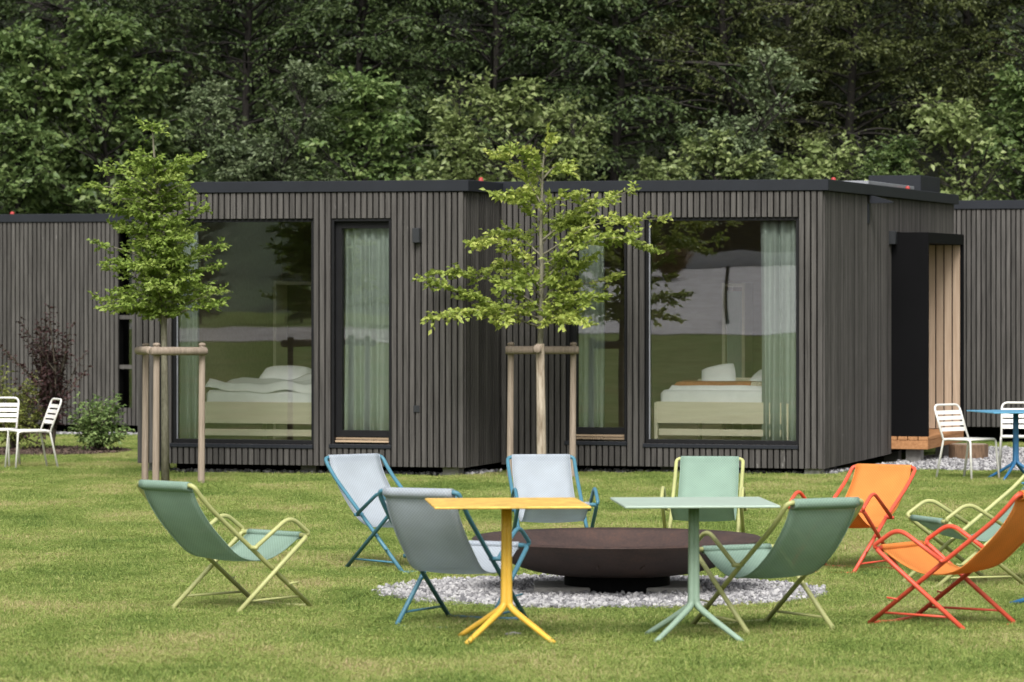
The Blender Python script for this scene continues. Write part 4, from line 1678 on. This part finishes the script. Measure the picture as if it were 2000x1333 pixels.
CH = [((-1.714, 22.589), 47.8, .02, 'lime', 'sl_mint', 'mint sling deck chair with olive green frame standing alone at far left, seen from behind'),
      ((-.844, 26.507), -53.9, .002, 'blue', 'sl_white', 'white sling deck chair with blue frame left of the bowl, turned to face right'),
      ((.263, 27.13), -83, -.041, 'blue', 'sl_white', 'white sling deck chair with blue frame facing the camera in front of the staked tree'),
      ((1.374, 27.297), -96.5, -.073, 'lime', 'sl_mint', 'mint sling deck chair facing the camera behind the sage green table'),
      ((1.463, 21.033), 118.6, -.018, 'lime', 'sl_mint', 'mint sling deck chair seen from behind, just right of the sage green table'),
      ((2.348, 26.417), -119.9, -.108, 'coral', 'sl_orange', 'orange sling deck chair with coral frame standing behind the bowl, near the cabin corner'),
      ((2.55, 21.399), 142.7, .022, 'coral', 'sl_orange', 'orange sling deck chair with coral frame at the front right, cut by the picture edge'),
      ((3.082, 24.802), -159.8, .014, 'lime', 'sl_mint', 'mint sling deck chair at the right edge, half hidden behind the front orange chair'),
      ((-.341, 21.396), 66.4, .042, 'blue', 'sl_white', 'greyish white sling deck chair with blue frame seen from behind beside the yellow table')]
for xy, yw, dl, fm, sm_, lab in CH:
    deck_chair(xy, R(yw), dl, M[fm], M[sm_], lab)


# ------------------------------------------------------------------ cafe tables
def cafe_table(x, y, yaw, leg_m, top_m, label, half=.409, spread=.232, h=.742):
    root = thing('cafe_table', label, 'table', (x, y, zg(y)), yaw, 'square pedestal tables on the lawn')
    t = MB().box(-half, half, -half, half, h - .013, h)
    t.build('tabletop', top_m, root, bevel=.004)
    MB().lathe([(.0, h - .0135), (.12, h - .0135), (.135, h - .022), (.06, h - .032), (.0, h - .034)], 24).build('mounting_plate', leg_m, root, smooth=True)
    for sx in (-1, 1):
        for sy in (-1, 1):
            o = .0105
            line = [(sx * o, sy * o, h - .03), (sx * o, sy * o, .45), (sx * o, sy * o, .235), (sx * .022, sy * .022, .185), (sx * spread * .38, sy * spread * .38, .125), (sx * spread, sy * spread, .012)]
            pts_ = catmull(line[:3], 2)[:-1] + catmull(line[2:], 5)
            r_ = [.0165 + .001 * min(i, 4) if i < 5 else .0205 - .0065 * (i - 5) / (len(pts_) - 6) for i in range(len(pts_))]
            MB().tube(pts_, r_, 10).build('leg', leg_m, root, smooth=True)
    return root


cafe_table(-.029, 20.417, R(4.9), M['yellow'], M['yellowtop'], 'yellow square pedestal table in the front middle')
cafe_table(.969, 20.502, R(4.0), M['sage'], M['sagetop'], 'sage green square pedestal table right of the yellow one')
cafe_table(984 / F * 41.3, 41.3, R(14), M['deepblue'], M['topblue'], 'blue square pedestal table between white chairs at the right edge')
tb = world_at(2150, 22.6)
cafe_table(tb.x, tb.y, R(10), M['deepblue'], M['topblue'], 'blue pedestal table mostly out of the picture, one foot at the lower right edge', half=.37, spread=.42)


# ------------------------------------------------------------------ white metal chairs
def metal_chair(px, d, yaw, label):
    w = world_at(px, d)
    root = thing('metal_chair', label, 'chair', w, yaw, 'white slatted metal chairs')
    m = M['white']
    r_ = .0125
    hw, sd_, sh = .205, .40, .435
    x0, x1 = -.2, .2
    # back: inverted U leaning backwards; x forward
    bk = [(x0 + .01, hw, sh), (x0 - .13, hw - .004, .80), (x0 - .13, -hw + .004, .80), (x0 + .01, -hw, sh)]
    MB().tube(fillet(bk, .07, 6), r_, 8).build('back_frame', m, root, smooth=True)
    for k in range(4):
        t = .28 + k * .165
        xb, zb_ = x0 + .01 - .14 * t, sh + .365 * t
        sl_ = MB()
        n = 6
        for i in range(n + 1):
            u = -1 + 2 * i / n
            xx = xb - .018 * (1 - u * u)
            for (dx, dz) in ((-.002, -.021), (-.013, .021), (-.009, .021), (.002, -.021)):
                sl_.v.append((xx + dx, u * (hw - .004), zb_ + dz))
        for i in range(n):
            for q_ in range(4):
                a = i * 4 + q_
                b_ = i * 4 + (q_ + 1) % 4
                sl_.f.append((a, b_, b_ + 4, a + 4))
        sl_.build('back_slat', m, root, smooth=False)
    st = [(x0, hw, sh), (x1, hw, sh + .004), (x1, -hw, sh + .004), (x0, -hw, sh)]
    MB().tube(fillet(st + [st[0]], .05, 5), r_, 8).build('seat_frame', m, root, smooth=True)
    for k in range(6):
        xx = x0 + .035 + k * .066
        MB().box(xx - .026, xx + .026, -hw + .008, hw - .008, sh + .002, sh + .006).build('seat_slat', m, root)
    for s_ in (-1, 1):
        MB().tube(fillet([(x1 - .06, s_ * hw, sh), (x1 - .005, s_ * hw, sh - .005), (x1 + .03, s_ * (hw + .02), 0)], .04, 5), r_, 8).build('leg', m, root, smooth=True)
        MB().tube(fillet([(x0 + .06, s_ * hw, sh), (x0 + .015, s_ * hw, sh - .005), (x0 - .075, s_ * (hw + .02), 0)], .04, 5), r_, 8).build('leg', m, root, smooth=True)
    return root


metal_chair(1893, 41.4, R(-48), 'white slatted metal chair in front of the wooden step, left of the blue table')
metal_chair(1992, 42.3, R(-98), 'white slatted metal chair partly behind the blue table at the right edge')
metal_chair(58, 44.6, R(-157), 'whole white slatted metal chair before the purple shrub at left')
metal_chair(-9, 45.1, R(-97), 'white slatted metal chair cut off by the left picture edge')

# ------------------------------------------------------------------ fire bowl
def fire_bowl():
    y = 24.0
    x = .656
    root = thing('fire_bowl', 'wide shallow rusted steel fire bowl on the gravel circle', 'fire bowl', (x, y, zg(y)))
    Rr, zr = .905, .345
    prof_o, prof_i = [], []
    for i in range(25):
        t = i / 24
        r = .30 + (Rr - .30) * t
        z = .126 + (zr - .126) * t ** 2.2
        prof_o.append((r, z))
    prof = [(0.0, .126)] + prof_o + [(Rr + .002, zr + .003), (Rr - .006, zr + .003)]
    for i in range(24, -1, -1):
        r, z = prof_o[i]
        prof.append((r - .012, z + .014))
    prof.append((0.0, .140))
    MB().lathe(prof, 96).build('bowl', M['rust'], root, smooth=True)
    MB().lathe([(.0, .022), (.33, .022), (.33, .122), (.31, .125), (.0, .125)], 48).build('base_ring', M['black'], root)
    MB().box(-.52, .52, -.28, .28, -.02, .062).build('base_slab', M['concrete'], root, bevel=.006)
    for a in (R(-101), R(-79)):
        pts_ = []
        for k in range(6):
            t = .62 + .10 * k / 5
            r, z = .30 + (Rr - .30) * t, .126 + (zr - .126) * t ** 2.2
            pts_.append(((r + .001) * math.cos(a + (k - 3) * .004), (r + .001) * math.sin(a), z - .002))
        MB().tube(pts_, [.002, .006, .009, .009, .006, .002], 6).build('drain_hole', M['rust'], root, smooth=True)
    return root


fire_bowl()

# stump by the steps, small stone in the grass
ws = world_at(1892, 47.2)
st = thing('tree_stump', 'short sawn tree stump lying on the gravel by the wooden step', 'stump', ws)
rgx = np.random.default_rng(4)
m = MB()
pr = []
for i, z in enumerate((0, .04, .12, .19, .2)):
    for k in range(20):
        a = 2 * PI * k / 20
        r = .235 * (1 + .05 * math.sin(3 * a) + .03 * math.sin(7 * a + 1)) * (1 if i < 4 else .97) * (1.05 if i == 0 else 1)
        m.v.append((r * math.cos(a), r * math.sin(a), z))
for i in range(4):
    for k in range(20):
        a, b_ = i * 20 + k, i * 20 + (k + 1) % 20
        m.f.append((a, b_, b_ + 20, a + 20))
m.f.append(tuple(range(80, 100)))
m.build('bark', simple('stump_bark', (0.16, 0.1, 0.06), .9, .5, 9, bump=.6, stretch=(3, 3, .8)), st)
MB().lathe([(0, .201), (.215, .201), (.215, .204), (0, .204)], 20).build('cut_face', M['post'], st)
wst = world_at(1003, 20.75)
V, Fc, _ = stone_variant(np.random.default_rng(9))
sm_ = MB()
sm_.v = [(p[0] * .055, p[1] * .05, p[2] * .035 + .01) for p in V]
sm_.f = Fc
so = sm_.build('stone', M['concrete'], smooth=True)
so.location = wst
tag(so, 'small flat pale stone lying in the grass by the yellow table foot', 'stone')


# ------------------------------------------------------------------ trees behind the cabins
def tree_proto(seed, height, z0, rad, n_limb, leaf, mat, up, sag, sub, twig, spacing, flat, droop, trunk_r, lw=.6):
    rg = np.random.default_rng(seed)
    tr, limbs = grow(rg, height, z0, rad, n_limb, up, sag, sub)
    P, D, Nn, G = sprays(limbs, rg, leaf, spacing=spacing, twig=twig, flat=flat, droop=droop, start=.22, jit=.6)
    P, D, Nn, G = thin((P, D, Nn, G), rg, 1.5, -.25)
    n = len(P)
    cm = leaf_mesh('crown', P, D, Nn, leaf * rg.uniform(.8, 1.35, n), leaf * lw * rg.uniform(.8, 1.25, n), mat, G)
    return wood_mesh('trunk', tr, limbs, trunk_r, M['darkbark'], .35), cm, n


dome = lambda k: (lambda t: k * (0.55 + .9 * t - 1.25 * t * t + .0))
cone = lambda k: (lambda t: k * (1.05 - .85 * t))
SHRUB = [tree_proto(100, 5.6, .4, dome(2.3), 64, .10, M['lf_hazel'], (.5, 1.4), .2, 3, .6, .095, .5, .25, .06, .74),
         tree_proto(101, 4.9, .3, dome(2.2), 60, .105, M['lf_bright'], (.4, 1.4), .22, 3, .55, .095, .45, .2, .06, .76),
         tree_proto(102, 6.3, .5, dome(2.1), 64, .09, M['lf_grey'], (.7, 1.7), .2, 3, .55, .09, .55, .25, .06, .64),
         tree_proto(103, 6.0, .3, dome(2.0), 60, .10, M['lf_bright'], (.9, 2.2), .15, 3, .5, .095, .45, .1, .06, .7)]
TALL = [tree_proto(110, 13, .4, dome(3.4), 120, .085, M['lf_forest'], (.2, 1.2), .3, 4, .8, .11, .45, .25, .11, .62),
        tree_proto(111, 14, .4, dome(3.1), 120, .075, M['lf_olive'], (.2, 1.3), .28, 4, .8, .105, .45, .25, .11, .62),
        tree_proto(112, 12, .4, dome(3.4), 110, .10, M['lf_forest'], (.1, .9), .34, 4, .85, .125, .6, .4, .11, .58)]
print('LEAVES', [p[2] for p in SHRUB + TALL])
GROUP = 'trees on the wooded slope behind the cabins'


def plant(proto, name, px, d, sc, rz, z, label):
    x = (px - 1000) / F * d
    root = thing(name, label, 'tree' if 'tree' in name else 'shrub', (x, d, z), rz, GROUP if 'tree' in name else 'leafy shrubs behind the cabin roofs')
    root.scale = (sc, sc, sc)
    link('trunk', proto[0], root)
    link('crown', proto[1], root)
    return root


def hz(y):
    return zg(70) - .15 + (55 * ((y - 68) / 90) ** 1.15 if y > 68 else 0)


ORD = ['first', 'second', 'third', 'fourth', 'fifth', 'sixth', 'seventh', 'eighth', 'ninth', 'tenth', 'eleventh', 'twelfth', 'thirteenth', 'fourteenth', 'fifteenth']
shr = [(30, 66.5, 1.2, 0), (230, 67.0, 1.25, 0), (430, 66.0, .9, 2), (570, 65.6, .95, 2), (730, 65.8, 1.05, 0), (880, 64.8, .95, 3), (1010, 64.6, 1.12, 1), (1120, 65.2, .9, 3), (1270, 64.4, .86, 1), (1390, 64.8, .95, 1), (1480, 65.2, .98, 2), (1600, 64.4, .92, 1), (1740, 65.2, .84, 0), (1880, 64.4, 1.05, 1), (2030, 65.4, 1.05, 0)]
for i, (px, d, sc, k) in enumerate(shr):
    plant(SHRUB[k], 'leafy_shrub', px, d, sc, i * 1.9 + .4, zg(62) - .02, '%s shrub just behind the cabin roofs, %s from the left' % (('mid green broad leaved', 'light green bushy', 'grey green leafy', 'light green upright')[k], ORD[i]))
row2 = [(-80, 71.5, 1.0, 0), (200, 70.5, 1.0, 2), (480, 71.8, .95, 0), (720, 71, 1.0, 2), (960, 72, 1.0, 0), (1200, 71.2, .98, 2), (1430, 71.8, 1.0, 1), (1660, 71, 1.0, 1), (1880, 72, 1.0, 1), (2110, 71.4, 1.0, 0)]
for i, (px, d, sc, k) in enumerate(row2):
    kind = ('dark green', 'olive green', 'deep green')[k]
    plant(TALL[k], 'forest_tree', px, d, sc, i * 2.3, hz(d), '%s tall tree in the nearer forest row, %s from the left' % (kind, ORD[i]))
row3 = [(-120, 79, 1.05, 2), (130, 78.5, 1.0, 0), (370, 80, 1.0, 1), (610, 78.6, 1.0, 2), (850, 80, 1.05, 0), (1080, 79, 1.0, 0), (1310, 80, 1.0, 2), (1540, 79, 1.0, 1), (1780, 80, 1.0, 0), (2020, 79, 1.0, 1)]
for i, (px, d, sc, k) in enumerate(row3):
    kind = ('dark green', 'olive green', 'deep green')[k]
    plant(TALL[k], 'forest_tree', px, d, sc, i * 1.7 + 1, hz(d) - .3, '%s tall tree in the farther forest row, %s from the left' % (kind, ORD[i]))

# ------------------------------------------------------------------ what the windows mirror, to the left behind the camera
AZ = R(30.1)
RD = Vector((-math.sin(AZ), -math.cos(AZ), 0))
RL = Vector((math.cos(AZ), -math.sin(AZ), 0))      # sideways: mirrored right in the photograph's right window
W0 = Vector((2.0, 42.9, 0))


def rp(t, l, z):
    p = W0 + RD * t + RL * l
    return (p.x, p.y, z)


z0_ = zg(0)
m = MB()
m.v += [rp(80, -5, z0_ + .02), rp(80, 16, z0_ + .02), rp(100, 18, 2.35), rp(100, -6, 2.35), rp(116, -6, 2.45), rp(116, 18, 2.45)]
m.f += [(0, 1, 2, 3), (3, 2, 5, 4)]
m.v = [(p[0], p[1], p[2]) for p in m.v]
tag(m.build('gravel_yard', M['yard']), kind='structure')
m = MB()
m.v += [rp(70, -40, z0_ + .012), rp(66, -7, z0_ + .012), rp(96, -7, z0_ + .012), rp(96, -40, z0_ + .012)]
m.f += [(0, 1, 2, 3)]
tag(m.build('path', simple('worn_path', (.3, .28, .26), .95, .6, .5)), kind='structure')


def mirrored_box(name, mat, t0, t1, l0, l1, za, zb, label, cat, bevel=0.02):
    c = W0 + RD * ((t0 + t1) / 2) + RL * ((l0 + l1) / 2)
    root = thing(name, label, cat, (c.x, c.y, za), math.atan2(RL.y, RL.x))
    MB().box(-(l1 - l0) / 2, (l1 - l0) / 2, -(t1 - t0) / 2, (t1 - t0) / 2, 0, zb - za).build('wall', mat, root, bevel=bevel)
    return root


bn = mirrored_box('barn', M['barnwood'], 106, 114, -8, 16, 2.4, 6.2, 'dark timber barn mirrored in the top of the large right window', 'barn')
rfm = MB()
rfm.v += [(-12.6, -4.8, 3.7), (12.6, -4.8, 3.7), (12.6, 0, 6.4), (-12.6, 0, 6.4), (-12.6, 4.8, 3.7), (12.6, 4.8, 3.7)]
rfm.f += [(0, 1, 2, 3), (3, 2, 5, 4)]
rfm.build('roof', M['darkbark'], bn)
mirrored_box('garden_wall', M['pale'], 101.5, 101.9, -1.0, 4.5, 2.37, 2.95, 'low pale wall mirrored in the middle of the large right window', 'wall')
pp = Vector(rp(83, .6, 0))
tag(MB().tube([(0, 0, z0_), (0, 0, 1.2), (.03, 0, 2.35)], [.075, .07, .065], 10).build('wooden_post', M['darkbark'], smooth=True), 'dark upright wooden post mirrored in the large right window', 'post').location = (pp.x, pp.y, 0)
S.collection.objects['wooden_post'].location = (pp.x, pp.y, 0)


for i, (t, l, sc, k) in enumerate(((104, -33, .42, 0), (108, -28, .5, 2), (103, -23.5, .38, 1), (110, -19.5, .55, 0), (106, -15, .45, 2), (112, -11, .5, 1))):
    p = rp(t, l, z0_ - .05)
    root = thing('meadow_tree', 'dark tree at the meadow edge mirrored in the left cabin windows, %s in the row' % ORD[i], 'tree', p, i * 1.3, 'trees mirrored in the left cabin windows')
    root.scale = (sc, sc, sc)
    link('trunk', TALL[k][0], root)
    link('crown', TALL[k][1], root)
bush('dry_shrub', 'straw brown dry shrub mirrored at the left of the large right window', 0, 0, 1.25, .85, 34, .09, M['straw'], 55, (.8, 3.0), twig=.25, loc=rp(97, -1.45, 1.98))
